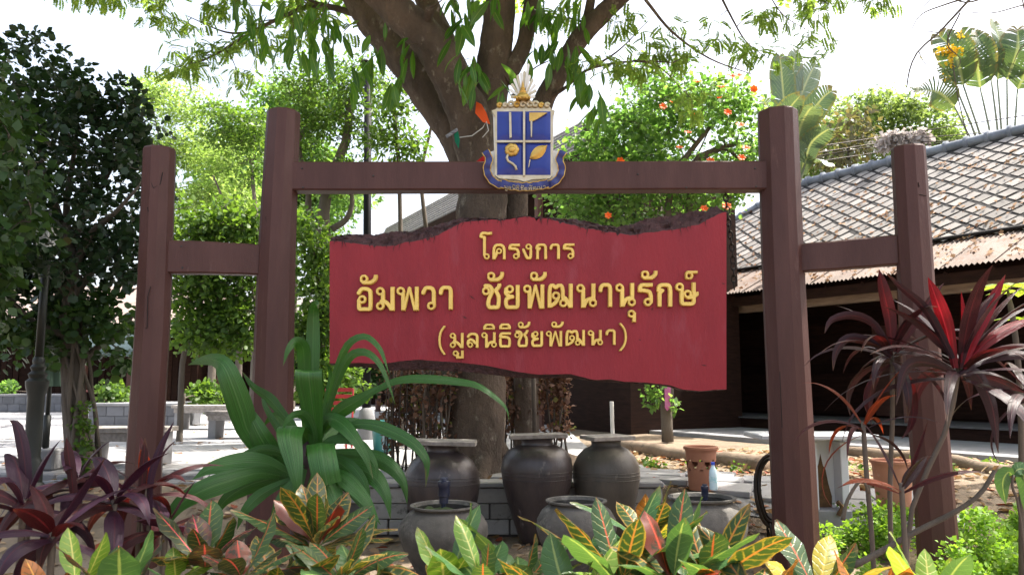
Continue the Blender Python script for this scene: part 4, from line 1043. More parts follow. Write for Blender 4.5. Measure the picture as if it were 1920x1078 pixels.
def lamp(px, pyb, d, Ht, wbase, label, sc=1.0, lit=True):
    c = P(px, pyb, d); o = thing('lamp_post', label, 'lamp post', c)
    k = wbase
    part('base', G().lathe([(k*1.25,0),(k*1.25,0.08),(k*1.0,0.11),(k*0.98,0.30),(k*0.78,0.33),(k*0.70,0.36),(k*0.74,0.95),(k*0.98,1.05),(k*1.02,1.10),(k*0.7,1.13),(k*0.85,1.17),(k*0.55,1.20),(k*0.7,1.24),(k*0.48,1.27),(k*0.55,1.31),(k*0.4,1.34)], c, 20), M_LAMP, o, 40)
    part('pole', G().tube([c + Vector((0,0,1.33)), c + Vector((0,0,Ht))], k*0.37, 12), M_LAMP, o, True)
    t = c + Vector((0,0,Ht))
    part('lantern', G().lathe([(0.03,0),(0.10,0.03),(0.13,0.30),(0.0001,0.31)], t, 6), mat('frosted_glass', (0.7,0.7,0.66), None, 0.3) if 'frosted_glass' not in bpy.data.materials else bpy.data.materials['frosted_glass'], o)
    part('lantern_cap', G().lathe([(0.17,0.30),(0.10,0.38),(0.02,0.43),(0.02,0.5),(0.0001,0.51)], t, 6), M_LAMP, o)
lamp(55, 925, 7.9, 2.35, 0.105, 'black cast iron lamp post with ringed base at the left edge')
# tall plain pole behind the gate
c = P(687, 800, 14.0); c.z = 0.5
o = thing('street_pole', 'tall plain black pole rising behind the left half of the top beam', 'pole', c)
part('pole', G().tube([c, Vector((P(686,300,14).x, 14, P(686,118,14).z))], [0.075, 0.068], 14), mat('black_paint', (.010,.010,.012), None, .65, spec=.12), o, True)
part('foot', G().lathe([(0.16,0),(0.16,0.3),(0.13,0.5),(0.08,0.55)], c, 16), M_CONC, o, 40)
tp = P(686,118,14); part('cap', G().lathe([(0.075,0),(0.09,0.02),(0.05,0.06),(0.0001,0.07)], tp, 12), M_LAMP, o)
# ------------------------------------------------------------------ benches, parasol, planters
def bench(x0, x1, ytop, ybot, d, dep, label, leginset=0.12, m=None):
    A, Bv = P(x0, ytop, d), P(x1, ytop, d); zt = A.z; c = Vector(((A.x+Bv.x)/2, d, 0.5))
    o = thing('bench', label, 'bench', c, 'plank benches on the plaza'); L = Bv.x - A.x
    for k in range(3):
        part('seat_plank', G().bbox(A.x, Bv.x, d-dep/2 + k*dep/3 + .005, d-dep/2 + (k+1)*dep/3 - .005, zt-0.06, zt, 0.006), M_GWOOD, o)
    part('apron', G().box(A.x+.05, Bv.x-.05, d-dep/2+.03, d-dep/2+.06, zt-.16, zt-.063), M_GWOOD, o)
    for x in (A.x + leginset, Bv.x - leginset):
        part('leg', G().bbox(x-0.07, x+0.07, d-dep/2+.07, d+dep/2-.04, 0.48, zt-.063, 0.008), M_CONC, o)
    return o
bench(160, 318, 800, 872, 9.7, 0.55, 'sunlit low bench between the left tree and the outer left post')
bench(332, 470, 759, 800, 17.0, 0.6, 'longer grey bench further back between the two left posts')
bench(394, 520, 770, 815, 14.3, 0.55, 'nearer grey bench partly hidden by the green strap plant')
q = PZ(90, 880, 0.5)
ps = thing('parasol', 'folded green parasol on a square pale concrete foot', 'parasol', q)
part('foot', G().bbox(q.x-.13, q.x+.13, q.y-.13, q.y+.13, 0.5, 0.74, 0.02), M_CONC, ps)
part('pole', G().tube([Vector((q.x-.05,q.y,.74)), Vector((q.x-.05,q.y,2.45))], 0.025, 8), M_LAMP, ps, True)
part('collar', G().tube([Vector((q.x-.05,q.y,.75)), Vector((q.x-.05,q.y,1.12))], 0.04, 8), M_LAMP, ps, True)
part('folded_canopy', G().tube([Vector((q.x-.05,q.y,1.45)), Vector((q.x-.05,q.y,1.6)), Vector((q.x-.05,q.y,2.1)), Vector((q.x-.05,q.y,2.42))], [0.15,0.13,0.08,0.03], 16, prof=(1,0.72)), mat('faded_green_cloth', (0.12,0.20,0.15), (0.07,0.13,0.10), 0.9, 6, (1,1,.3)), ps)
M_PBLK = mat('shaded_planter_block', (0.13,0.135,0.15), (0.09,0.092,0.10), .9, 3, rnd=.15)  # darker copy of the concrete, shade on the planters painted into its colour
def planter(x0, x1, ytop, d, zbase, label, seed, lm=None):
    A, Bv = P(x0, ytop, d), P(x1, ytop, d); c = Vector(((A.x+Bv.x)/2, d, zbase))
    o = thing('planter', label, 'planter', c, 'grey block planters around the plaza')
    part('wall', G().box(A.x, Bv.x, d, d+1.4, zbase-.05, A.z-0.05), M_PBLK, o)
    part('coping', G().bbox(A.x-.04, Bv.x+.04, d-.04, d+1.44, A.z-0.049, A.z+0.02, 0.01), M_CONC, o)
    x = A.x
    k = 0
    nrow = max(1, int((A.z-zbase)/0.2)); rh = (A.z-0.05-zbase)/nrow
    for r_ in range(nrow):
        x = A.x + (0.0 if r_ % 2 else -0.2)
        while x < Bv.x:
            a_, b_ = max(A.x, x)+.006, min(Bv.x, x+.4)-.006
            if b_ - a_ > 0.05: part('block', G().bbox(a_, b_, d-.02, d-.002, zbase + r_*rh + .006, zbase + (r_+1)*rh - .006, 0.006), M_PBLK, o)
            x += 0.4
    return o
planter(168, 332, 757, 18, 0.5, 'grey block planter with a low round shrub behind the left tree', 1)
planter(-60, 116, 740, 27, 0.5, 'far grey planter wall with bright shrubs at the left edge', 2)
# tables outside the shops
M_RTABLE = mat('dark_red_table', (0.14,0.035,0.025), (0.09,0.024,0.02), 0.5, 4)
for px, lab in ((185,'left of the two dark red tables outside the far shops'),(228,'dark red table with a white cloth corner outside the far shops')):
    c = P(px, 745, 24); c.z = 0.5; o = thing('cafe_table', lab, 'table', c, 'dark red tables outside the shops')
    part('top', G().bbox(c.x-.45, c.x+.45, c.y-.4, c.y+.4, 1.2, 1.25, 0.01), M_RTABLE, o)
    for sx in (-1,1):
        for sy in (-1,1): part('leg', G().box(c.x+sx*.38-.03, c.x+sx*.38+.03, c.y+sy*.33-.03, c.y+sy*.33+.03, .48, 1.199), M_RTABLE, o)
c = P(236, 716, 24); solo('table_cloth', G().bbox(c.x-.25, c.x+.3, 23.7, 24.2, 1.252, 1.275, 0.004), M_WHITE, 'small white cloth lying on the far dark red table', 'cloth', (c.x,24,1.25))
# ------------------------------------------------------------------ things between the strap plant and the trunk
M_BIN = mat('teal_plastic', (0.02,0.16,0.15), (0.015,0.11,0.105), 0.45, 4)
c = P(720, 830, 11.5); c.z = 0.5
o = thing('bin', 'teal plastic bin behind the green strap plant', 'bin', c)
part('body', G().lathe([(0.13,0),(0.15,0.02),(0.19,0.42),(0.2,0.43)], c, 18), M_BIN, o, 40); part('rim', G().lathe([(0.2,0.42),(0.215,0.425),(0.215,0.45),(0.185,0.455),(0.17,0.40)], c, 18), M_BIN, o, 40)
bottle(722, 843, 9.2, 'clear water bottle standing on the paving by the black pole', False)
M_RED = mat('red_metal', (0.40,0.02,0.025), (0.28,0.02,0.02), 0.35, 5, spec=0.5)
c = P(628, 800, 12.0); c.z = 0.5
o = thing('garden_chair', 'red metal garden chair half hidden by the strap plant', 'chair', c)
part('seat', G().bbox(c.x-.24, c.x+.24, c.y-.22, c.y+.22, 0.92, 0.95, 0.01), M_RED, o)
for sx in (-.22,.22):
    for sy in (-.2,.2): part('leg', G().tube([c+Vector((sx,sy,0.0)), c+Vector((sx*.95,sy*.95,.42))], 0.016, 6), M_RED, o)
    part('back_post', G().tube([c+Vector((sx,.2,.44)), c+Vector((sx*.95,.26,.9))], 0.016, 6), M_RED, o)
for k in range(4): part('back_slat', G().box(c.x-.2, c.x+.2, c.y+.215+.012*k, c.y+.225+.012*k, 1.05+.1*k, 1.11+.1*k), M_RED, o)
# wire cage around the dry creeper
M_WIRE = mat('rusty_wire', (0.06,0.045,0.035), None, 0.7, 8)
c = P(765, 860, 9.0); c.z = 0.5
o = thing('wire_fence', 'thin rusty wire fence left of the big trunk', 'fence', c)
for k in range(9):
    x = P(722 + k*13, 800, 9.0).x; part('upright', G().tube([(x, 9.0, .49), (x + .01, 9.0, 1.5)], 0.007, 4), M_WIRE, o)
for k in range(5): part('strand', G().tube([(P(718,800,9).x, 9.0, .56+.2*k), (P(770,800,9).x, 8.99, .55+.2*k), (P(832,800,9).x, 9.0, .57+.2*k)], 0.005, 4), M_WIRE, o)
# white pipe, pink sign on a small trunk
c = PZ(1149, 825, 0.5)
solo('standpipe', G().tube([c - Vector((0,0,.05)), Vector((c.x-.01, c.y, 1.5-(752-716)/1466*c.y))], 0.035, 10), M_WHITE, 'short white pipe standing upright behind the right jar', 'pipe', tuple(c), None, 40)
# orange, red, green and dark pennants tied to the trunk
M_ORG = leafmat('orange_cloth', (0.75,0.11,0.01), (0.8,0.14,0.02), 0.4, (1.2,.9,.6), 0.6); M_REDC = leafmat('red_cloth', (0.55,0.02,0.015), (0.5,.02,.015), 0.4, (1.2,.9,.6), .6)
M_GRN = leafmat('green_cloth', (0.0,0.20,0.10), (0,.18,.09), 0.3, (1,1,1), .6); M_DKB = mat('dark_blue_strip', (0.015,0.018,0.03), (0.4,0.4,0.42), 0.5, 14, (1,1,6))
def pennant(pts, d, m, label):
    f = [P(x, y, d + k) for x, y, k in pts]; c = f[0].copy(); n = len(f); mid = sum(f, Vector())/n + Vector((0,-.03,0))
    g_ = G().add(f + [mid], [(i, (i+1)%n, n) for i in range(n)]); g_.add([p + Vector((0,.004,0)) for p in f + [mid]], [((i+1)%n, i, n) for i in range(n)])
    return solo('pennant', g_, m, label, 'pennant', tuple(c), 'cloth pennants tied round the big trunk', True)
pennant([(893,191,-.02),(903,196,-.08),(912,212,-.05),(919,233,0),(905,229,-.06),(891,212,-.09)], 8.0, M_ORG, 'bright orange pennant on the trunk above the crest')
pennant([(893,303,0),(908,291,-.05),(912,300,-.06),(911,307,-.03),(900,308,-.02)], 8.0, M_REDC, 'red pennant showing between the beam and the crest')
pennant([(851,252,0),(859,246,-.03),(862,262,-.05),(860,279,-.03),(853,266,-.05)], 8.1, M_GRN, 'green pennant hanging on the left of the trunk')
pennant([(835,254,0),(857,240,-.02),(859,245,-.02),(838,260,-.01)], 8.1, M_DKB, 'dark blue rolled pennant sticking out left of the trunk')
solo('cord', G().tube([P(862,258,8.0), P(885,255,7.95), P(905,240,7.9), P(912,228,7.9), P(916,245,7.9), P(905,258,7.95)], 0.006, 5), M_WHITE, 'thin pale cord with the pennants round the trunk', 'cord', tuple(P(862,258,8.0)), None, True)
# log kerbs at the edge of the pavement
def log(pts, r0, label):
    c = cr([PZ(x, y, z) for x, y, z in pts], 18); c = [Vector((p.x, p.y, h(p.x, p.y) + r0*.55)) + Vector(noise.noise_vector(p*2.1))*0.03 for p in c]
    g_ = G().tube(c, [r0*(1+.22*noise.noise(p*3)) for p in c], 12); o = solo('log', g_, M_LOG, label, 'log', tuple(c[0]), 'logs edging the pavement', True); return o
log([(1172,838,.5),(1240,848,.5),(1310,860,.49),(1380,872,.47),(1432,884,.44)], 0.11, 'dark weathered log on the ground between the right jar and the inner post')
log([(1575,842,.52),(1660,848,.52),(1760,858,.52),(1850,872,.52),(1960,896,.50)], 0.085, 'pale log running behind the right outer post along the pavement')
# ------------------------------------------------------------------ trees
M_TRUNK = mat('brown_bark', (0.17,0.122,0.09), (0.062,0.045,0.034), 0.92, 3.2, (1,1,.55), c3=(0.31,0.265,0.21), c3amt=0.42, c3scale=8, bump=1.0, bscale=13, bdist=0.07)
M_TRUNK2 = mat('grey_bark', (0.14,0.115,0.09), (0.07,0.057,0.045), 0.92, 3, (1,1,.4), c3=(0.06,0.05,0.04), c3amt=0.38, bump=0.8, bscale=22, bdist=0.03)
M_TWIG = mat('twig', (0.075,0.058,0.045), (0.12,0.095,0.075), 0.9, 4)
LF_RAIN = leafmat('feathery_leaf', (0.12,0.21,0.045), (0.24,0.34,0.09), 0.68, (1.7,1.6,0.9), 0.5)
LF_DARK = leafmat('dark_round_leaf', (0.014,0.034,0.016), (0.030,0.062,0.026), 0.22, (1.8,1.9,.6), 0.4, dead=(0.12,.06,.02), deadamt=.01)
LF_MID = leafmat('mid_green_leaf', (0.045,0.10,0.022), (0.11,0.19,0.040), 0.52, (1.9,1.8,.7), 0.45)
LF_BRIGHT = leafmat('bright_green_leaf', (0.075,0.165,0.045), (0.17,0.275,0.09), 0.60, (1.65,1.7,.8), 0.45)
LF_PALE = leafmat('pale_yellow_green_leaf', (0.17,0.26,0.075), (0.28,0.37,0.13), 0.6, (1.5,1.55,.9), 0.6)
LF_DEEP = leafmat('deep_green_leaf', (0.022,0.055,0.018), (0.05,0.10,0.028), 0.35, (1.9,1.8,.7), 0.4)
LF_BLUE = leafmat('soft_green_leaf', (0.10,0.17,0.06), (0.20,0.28,0.10), 0.5, (1.7,1.6,.9), 0.5)
SPRAY = spray_template()
def crown(parent, name, V, Fc, m, label=None):
    me = np_mesh(name, V, Fc, tuple(root_loc(parent))); return part(name, me, m, parent, None, label)
def tree(name, label, base, limbs, blobs, nt, per, rad, L, m, seed, group=None, flat=1.0, hang=0.3, tm=None, wsc=1.0, bark=None, shell=0.5, tr=0.018, spray=False, bn=5):
    t = Tree(seed); o = thing(name, label, 'tree', base, group)
    for pts, r0, r1 in limbs: t.limb(pts, r0, r1)
    tg = blob_pts(t.rng, blobs, nt, shell); t.fill(tg, tr, n=bn)
    part('trunk', t.g, bark or M_TRUNK2, o, True)
    if spray:
        c = np.repeat(tg, per, axis=0); n = len(c); off = rand_dirs(t.rng, n)*t.rng.uniform(0,rad,(n,1)); off[:,2] *= flat
        d = off + t.rng.normal(size=(n,3))*0.2; d[:,2] -= hang*0.3; z = t.rng.normal(size=(n,3))*.35; z[:,2] += 1
        V, Fc = scatter(SPRAY, c+off, d, z, L*t.rng.uniform(.7,1.3,n))
    else:
        V, Fc = clump_leaves(t.rng, tg, per, rad, L, hang=hang, flat=flat, tmpl=tm, wsc=wsc)
    crown(o, 'crown', V, Fc, m); return o, t

# ---- the big tree behind the sign
bt = thing('big_tree', 'big spreading tree with several heavy limbs rising behind the sign board', 'tree', (P(890,880,9.0).x, 9.0, 0.45))
T = Tree(77)
PR = (1.0,0.93,1.05,0.96,1.02,0.9,1.04,0.98,0.94,1.06)
D = 9.0
T.limb([P(895,935,D), P(893,860,D), P(893,760,D), P(900,640,D), P(905,520,D), P(902,420,D), P(905,330,D), P(895,270,D)], 0.335, 0.265, 40, 90, None, 0.03, .10)
g_root = T.g
for (x, y, dx, dd) in ((840,905,-55,0.3),(945,905,60,0.25),(900,915,5,-0.5),(870,910,-25,-0.4)):   # root flare
    T.g.tube(cr([P(895,800,D), P(x,870,D+dd*.5), P(x+dx*.5,905,D+dd), P(x+dx,925,D+dd*1.6)], 9), [0.18,0.17,0.15,0.13,0.11,0.1,0.08,0.06,0.04], 9)
T.limb([P(905,400,D), P(885,300,D+.05), P(845,230,D+.1), P(775,140,D+.2), P(712,50,D+.3), P(665,-20,D+.4), P(600,-140,D+.6)], 0.26, 0.19, 36, 80, None, 0.03, .10)      # left dark limb
T.limb([P(905,330,D-.2), P(880,220,D-.35), P(842,140,D-.5), P(790,60,D-.6), P(735,10,D-.7), P(690,-30,D-.8), P(600,-130,D-1.3)], 0.25, 0.15, 36, 80, None, 0.03, .10)  # lighter limb in front
T.limb([P(880,230,D), P(868,170,D+.2), P(838,90,D+.4), P(802,10,D+.5), P(770,-80,D+.7)], 0.17, 0.13, 28, 60, None, 0.02, .09)
T.limb([P(900,300,D+.1), P(915,200,D+.1), P(927,110,D), P(936,20,D-.1), P(945,-90,D-.2)], 0.23, 0.155, 32, 60, None, 0.025, .10)
T.limb([P(945,150,D), P(978,95,D), P(990,40,D), P(998,-20,D), P(1010,-90,D)], 0.11, 0.07, 20, 40, None, .01, .08)
T.limb([P(988,880,D+.5), P(984,640,D+.4), P(972,480,D+.3), P(968,380,D+.2), P(985,280,D+.2), P(1018,195,D+.2), P(1055,125,D+.1), P(1090,70,D), P(1135,22,D-.1), P(1185,-25,D-.2), P(1260,-110,D-.5)], 0.16, 0.10, 26, 110, None, 0.02, .09)
T.limb([P(1070,100,D+.1), P(1098,45,D), P(1108,0,D), P(1120,-60,D)], 0.075, 0.05, 8, 10)
T.limb([P(790,60,D-.6), P(800,40,D-.75), P(806,15,D-.9)], 0.06, 0.05, 8, 6)
# smaller drooping branches that show against the sky
for pts, r0 in (([(705,40,9.3),(600,10,9.6),(540,28,9.9),(470,62,10.2),(400,105,10.4),(356,122,10.5)],0.045),
                ([(470,62,10.2),(420,60,10.4),(350,30,10.6)],0.02),([(600,10,9.6),(520,-20,9.7),(430,-30,9.8)],0.03),([(430,-30,9.8),(330,-20,10),(240,-5,10.2),(160,-10,10.4)],0.03),
                ([(1020,190,9.2),(1060,165,9),(1105,130,8.8),(1190,115,8.8),(1262,118,8.9)],0.028),([(1105,130,8.8),(1160,95,8.9),(1215,40,9.1)],0.016),
                ([(1190,115,8.8),(1235,125,9),(1290,180,9.2)],0.013),([(1210,0,9),(1260,60,9.4),(1330,110,9.8),(1410,140,10.2)],0.022),
                ([(1345,-20,10),(1370,30,10),(1400,80,10.2),(1440,110,10.4)],0.018),([(1435,-20,10),(1470,30,10.4),(1520,60,10.8)],0.012),
                ([(960,180,9.1),(985,160,9),(1000,130,9),(1040,110,8.9)],0.02)):
    c = cr([P(*q) for q in pts], 16); T.g.tube(c, [r0*(1-.75*i/15) for i in range(16)], 6, cap=False); T.nodes += [(p, r0*.5) for p in c[4:]]
# the canopy over the gate, above the frame, and its fringes that reach into it
rngB = T.rng
blobs = [((-3.6,10.3,8.2),(2.9,2.4,0.9)), ((-0.6,8.6,8.1),(2.8,2.6,0.9)), ((2.6,8.8,8.2),(2.7,2.2,0.9)), ((0.8,6.0,7.4),(3.0,2.0,0.75)), ((-3.2,6.8,7.4),(2.6,2.2,0.8)), ((4.3,10.6,8.7),(2.2,1.8,0.7)), ((-5.8,9.0,7.6),(1.6,2.0,0.7))]
blobs2 = [((7.0,10.4,9.6),(1.8,1.6,.6)), ((9.3,9.2,9.4),(1.6,1.6,.6)), ((5.2,7.0,8.6),(1.5,1.4,.6))]  # sparse unseen crown clumps, added to dapple the ground at the right
tg = np.vstack([blob_pts(rngB, blobs, 360, 0.35), blob_pts(rngB, blobs2, 60, 0.3)])
fr = []
for px, py, d, k, sx, sy in ((250,-8,10.2,9,70,16),(330,25,10.4,8,55,28),(420,15,10,10,60,28),(480,60,10.2,10,70,30),(350,120,10.5,13,42,28),(400,95,10.4,7,40,20),(460,130,10.6,5,22,35),(560,30,9.8,9,50,28),(610,40,9.6,6,40,30),
    (1120,110,8.9,5,45,25),(1200,110,8.9,8,50,28),(1260,90,9,7,50,28),(1330,60,9.6,6,55,30),(1400,100,10.2,7,45,30),(1450,25,10.4,10,70,26),(1540,12,10.8,9,60,18),(1620,5,11,5,40,12),(1510,70,10.8,5,30,26),(1290,190,9.3,5,30,30),(1150,40,9,5,40,25),(150,-12,10.4,6,50,12),(1060,20,9.2,4,40,20)):
    for _ in range(k): fr.append(tuple(P(px + rngB.normal()*sx*.6, py + rngB.normal()*sy*.6, d + rngB.normal()*.25)))
LANCE = ((455,25,8.8,8,30,22),(490,70,8.8,9,16,26),(540,100,8.6,8,22,22),(575,30,8.4,9,30,22),(620,95,8.2,12,26,26),(675,150,8.1,10,28,28),(700,110,8.2,7,20,26),(745,165,8.2,5,14,18),(600,60,8.2,8,24,30),(860,60,8.0,6,14,22),(765,105,8.1,5,12,20),
    (880,135,8.0,9,20,20),(900,165,7.9,6,20,14),(945,165,7.8,6,14,26),(870,20,7.9,6,30,18),(905,5,7.8,6,26,14),(1010,20,8.6,14,26,26),(1030,60,8.6,14,20,30),(1020,110,8.4,8,22,20),(1068,120,8.5,9,16,26),(1100,165,8.4,10,18,22),(1120,200,8.4,8,12,22),(1075,30,8.6,9,16,30),(850,10,8.0,4,20,10))
fr = np.array(fr); lt = np.array([tuple(P(a+e*u, b_-18+f*v, d_)) for a,b_,d_,k_,e,f in LANCE for u, v in ((0,-.3),(.6,.2),(-.6,.1))])
T.fill(np.vstack([tg, fr, lt]), 0.011, n=5)
part('trunk', T.g, M_TRUNK, bt, True)
def sprays(c, per, rad, L, hang):
    c = np.repeat(c, per, axis=0); n = len(c); off = rand_dirs(rngB, n)*rngB.uniform(0,rad,(n,1)); off[:,2] *= .4
    d = off*1.5 + rngB.normal(size=(n,3))*0.25; d[:,2] -= hang; z = rngB.normal(size=(n,3))*.3; z[:,2] += 1
    return scatter(SPRAY, c+off, d, z, L*rngB.uniform(.7,1.3,n))
V, Fc = sprays(tg, 12, 0.5, 0.46, 0.1); crown(bt, 'crown', V, Fc, LF_RAIN)
V, Fc = sprays(fr, 8, 0.26, 0.15, 0.2); crown(bt, 'crown', V, Fc, LF_RAIN)
# large lance shaped leaves hanging from the limbs
M_LANCE = blademat('lance_leaf', (0.04,0.12,0.02), (0.09,0.20,0.035), rib=(0.15,0.25,0.07), trans=0.55, tcol=(1.9,1.8,.6), rough=0.35)
lm = []
for k in range(4):
    me = blade(arch((0,0,0), 0, 0.0, 1.0, 0.5 + .15*k, 1.3), w_ellip(0.13+.02*(k%2), 0.45), side=(0,1,0), fold=0.25, nl=7, cols=(-1,0,1)).mesh('leaf'); me.materials.append(M_LANCE); shade(me); lm.append(me)
rr = random.Random(31); nl_ = 0
for px, py, d, k, sx, sy in LANCE:
    k = int(k*1.3)
    for _ in range(k):
        p = P(px + rr.gauss(0,sx*.7), py + rr.gauss(0,sy*.7) - 14, d + rr.gauss(0,.2)); az = rr.uniform(0, 2*math.pi); L = rr.uniform(.20,.36)
        M_ = Matrix.Translation(p - bt.location) @ Matrix.Rotation(az, 4, 'Z') @ Matrix.Rotation(rr.uniform(0.5,1.35), 4, 'Y') @ Matrix.Rotation(rr.uniform(-.7,.7), 4, 'X') @ Matrix.Scale(L, 4)
        inst('leaf', lm[nl_ % 4], bt, M_); nl_ += 1

# ---- dark tree on the left with a vine wrapped trunk
d = 8.75
base = PZ(160, 905, 0.42); base.y = d
o = thing('dark_tree', 'dark round leaved tree with a vine wrapped trunk at the left', 'tree', (P(160,900,d).x, d, 0.42))
t = Tree(5)
t.limb([P(163,915,d), P(150,850,d), P(141,760,d), P(137,650,d), P(133,560,d), P(128,470,d)], 0.145, 0.095, 14, 18, (1,.88,1.06,.93,1.04,.9), 0.01)
for pts in ([(128,490),(150,420),(190,350),(230,280)],[(130,480),(110,400),(80,310),(70,220)],[(132,520),(170,440),(215,400),(260,350)],[(130,500),(95,430),(50,380),(10,330)],[(128,470),(125,380),(140,280),(150,180)],[(134,560),(180,500),(220,470),(262,450)],[(134,570),(90,520),(45,480),(10,450)],[(139,690),(185,650),(230,620),(250,590)],[(139,640),(100,620),(60,600),(20,560)]):
    t.limb([P(x,y,d+(i*.12*(1 if pts[-1][0]%4 else -1))) for i,(x,y) in enumerate(pts)], 0.05, 0.014, 7, 10)
rv = random.Random(3)
for k in range(9):                          # vine stems twisted round the trunk
    ph = rv.uniform(0,6.28); tw = rv.choice((-1,1))*rv.uniform(1.5,4); pts = []
    for i in range(14):
        q = i/13; c = P(165-36*q, 915-400*q, d); rad = 0.155-.045*q + .01*math.sin(i*1.9+k); pts.append(c + Vector((rad*math.cos(ph+tw*q), rad*math.sin(ph+tw*q), 0)))
    t.g.tube(cr(pts, 30), [0.022*rv.uniform(.6,1.2)]*30, 6)
for k in range(6):
    a = k*1.05; c = P(165,915,d); t.g.tube([P(160,880,d), c + Vector((.2*math.cos(a),.2*math.sin(a),.06)), c + Vector((.5*math.cos(a),.45*math.sin(a),-.02))], [.08,.06,.02], 7)
bl = [(P(92,450,7.6),(.28,.22,.36)),(P(75,140,d),(.75,.8,.42)),(P(190,230,d),(.62,.8,.5)),(P(110,290,d),(1.05,.9,.6)),(P(255,330,d),(.32,.5,.42)),(P(20,300,d),(.6,.8,.8)),(P(150,410,d),(.85,.8,.42)),(P(60,465,d),(.8,.8,.5)),(P(230,480,d),(.45,.5,.35)),(P(170,520,d),(.8,.6,.3)),(P(60,540,d),(.6,.6,.3)),(P(230,225,d),(.35,.5,.35))]
tg = blob_pts(t.rng, bl, 520, .3); t.fill(tg, .008, n=4)
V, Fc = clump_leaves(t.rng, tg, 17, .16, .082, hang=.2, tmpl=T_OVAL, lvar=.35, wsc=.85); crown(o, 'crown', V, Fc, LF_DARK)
low = [(P(60,600,d),(.6,.6,.22)),(P(210,600,d),(.5,.6,.25)),(P(140,610,d),(.7,.6,.2)),(P(225,680,d),(.24,.3,.12)),(P(100,660,d),(.35,.4,.1)),(P(10,640,d),(.3,.5,.3))]
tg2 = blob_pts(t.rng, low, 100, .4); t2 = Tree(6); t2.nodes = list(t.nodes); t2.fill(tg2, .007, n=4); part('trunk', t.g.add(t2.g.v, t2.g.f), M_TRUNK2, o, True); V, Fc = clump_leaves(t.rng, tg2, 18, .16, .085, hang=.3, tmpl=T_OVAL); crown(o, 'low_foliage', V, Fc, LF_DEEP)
iv = [tuple(P(165-36*q + rv.gauss(0,12), 915-400*q, d-.16)) for q in [rv.choice((.02,.05,.1,.13,.2,.28,.3,.33,.38)) for _ in range(26)]]
V, Fc = clump_leaves(t.rng, np.array(iv), 12, .07, .045, hang=.3, tmpl=T_OVAL); crown(o, 'ivy', V, Fc, LF_MID)

# ---- bush at the very left edge, nearer
dl = 7.2
o, _t = tree('leafy_bush', 'bush with bluish green pointed leaves cut off by the left edge', (P(-60,860,dl).x, dl, .2),
    [([P(-60,880,dl), P(-50,700,dl), P(-40,560,dl), P(-20,420,dl), P(-20,300,dl)], .05, .015)],
    [(P(-45,300,dl),(.32,.4,.55)),(P(-35,430,dl),(.40,.4,.5)),(P(10,400,7.4),(.2,.2,.25)),(P(-60,560,dl),(.40,.4,.4)),((-4.6,6.2,3.0),(.6,.9,1.3)),((-4.9,4.9,2.6),(.7,.9,1.3)),((-5.3,7.0,4.2),(.7,.9,.8))], 420, 16, .17, .11, LF_DEEP, 15, wsc=.75, hang=.5)  # closing clumps lie out of view, added to darken the posts' left facets

# ---- trees and bushes behind
GRP = 'trees behind the plaza'
def blobpx(lst): return [(P(x,y,d_), (S(rx,d_), S(rx,d_)*.8, S(ry,d_))) for x,y,d_,rx,ry in lst]
def upright(x, yb, d_, xt, yt, r0=.14, sway=12): return [P(x,yb,d_), P(x+sway*.5,yb*.6+yt*.4,d_), P((x+xt)/2+sway,yb*.35+yt*.65,d_), P(xt,yt,d_)]
def gz(px, d_): return (P(px,800,d_).x, d_, .45)
tree('feathery_tree', 'pale yellow green feathery tree behind the outer left post', gz(395,24),
    [(upright(395,770,24,400,330), .16, .05), ([P(398,520,24),P(350,400,24),P(310,300,24),P(290,220,24)], .09,.02), ([P(400,440,24),P(450,360,24),P(490,300,24)], .08,.02)],
    blobpx([(330,200,24,70,45),(300,290,24,60,45),(390,290,24,80,45),(440,370,24,70,40),(340,380,24,70,40),(290,170,24,35,25),(480,420,24,50,30)]), 330, 28, .55, .17, LF_PALE, 21, GRP, wsc=.35, flat=.45, hang=.1)
tree('spreading_tree', 'mid green loose tree left of the gate\'s inner post', gz(470,20),
    [(upright(475,770,20,470,300), .14, .04), ([P(470,480,20),P(430,400,20),P(400,330,20)], .06,.02)],
    blobpx([(450,240,20,60,45),(470,310,20,45,40),(420,260,20,45,25),(400,210,20,40,18)]), 120, 22, .42, .13, LF_MID, 22, GRP, wsc=.5, flat=.5)
tree('backlit_tree', 'tall airy bright tree far behind the inner left post', gz(540,30), [(upright(545,760,30,535,250), .2, .05), ([P(540,480,30),P(490,380,30),P(470,300,30)], .1,.03), ([P(540,460,30),P(600,360,30),P(640,300,30)], .1,.03)],
    blobpx([(500,250,30,70,40),(470,350,30,70,50),(560,300,30,80,55),(620,360,30,70,50),(540,400,30,90,40),(590,200,30,60,40),(520,180,30,40,25),(420,330,30,50,40)]), 460, 30, .75, .25, LF_BRIGHT, 51, GRP, wsc=.55, flat=.4, shell=.35)
tree('backlit_tree', 'wide bright green tree behind the flowering one, right of the big trunk', gz(1190,34), [(upright(1190,755,34,1190,260), .16, .05), ([P(1190,440,34),P(1110,340,34),P(1070,290,34)], .08,.02), ([P(1190,440,34),P(1290,320,34),P(1340,220,34)], .08,.02)],
    blobpx([(1100,300,34,70,60),(1180,250,34,70,55),(1270,230,34,70,60),(1350,200,34,60,60),(1390,300,34,50,70),(1280,340,34,90,60),(1130,380,34,100,40),(1040,390,34,50,50),(1200,150,34,40,35)]), 420, 26, .8, .19, LF_BRIGHT, 52, GRP, wsc=.6, flat=.5, shell=.35)
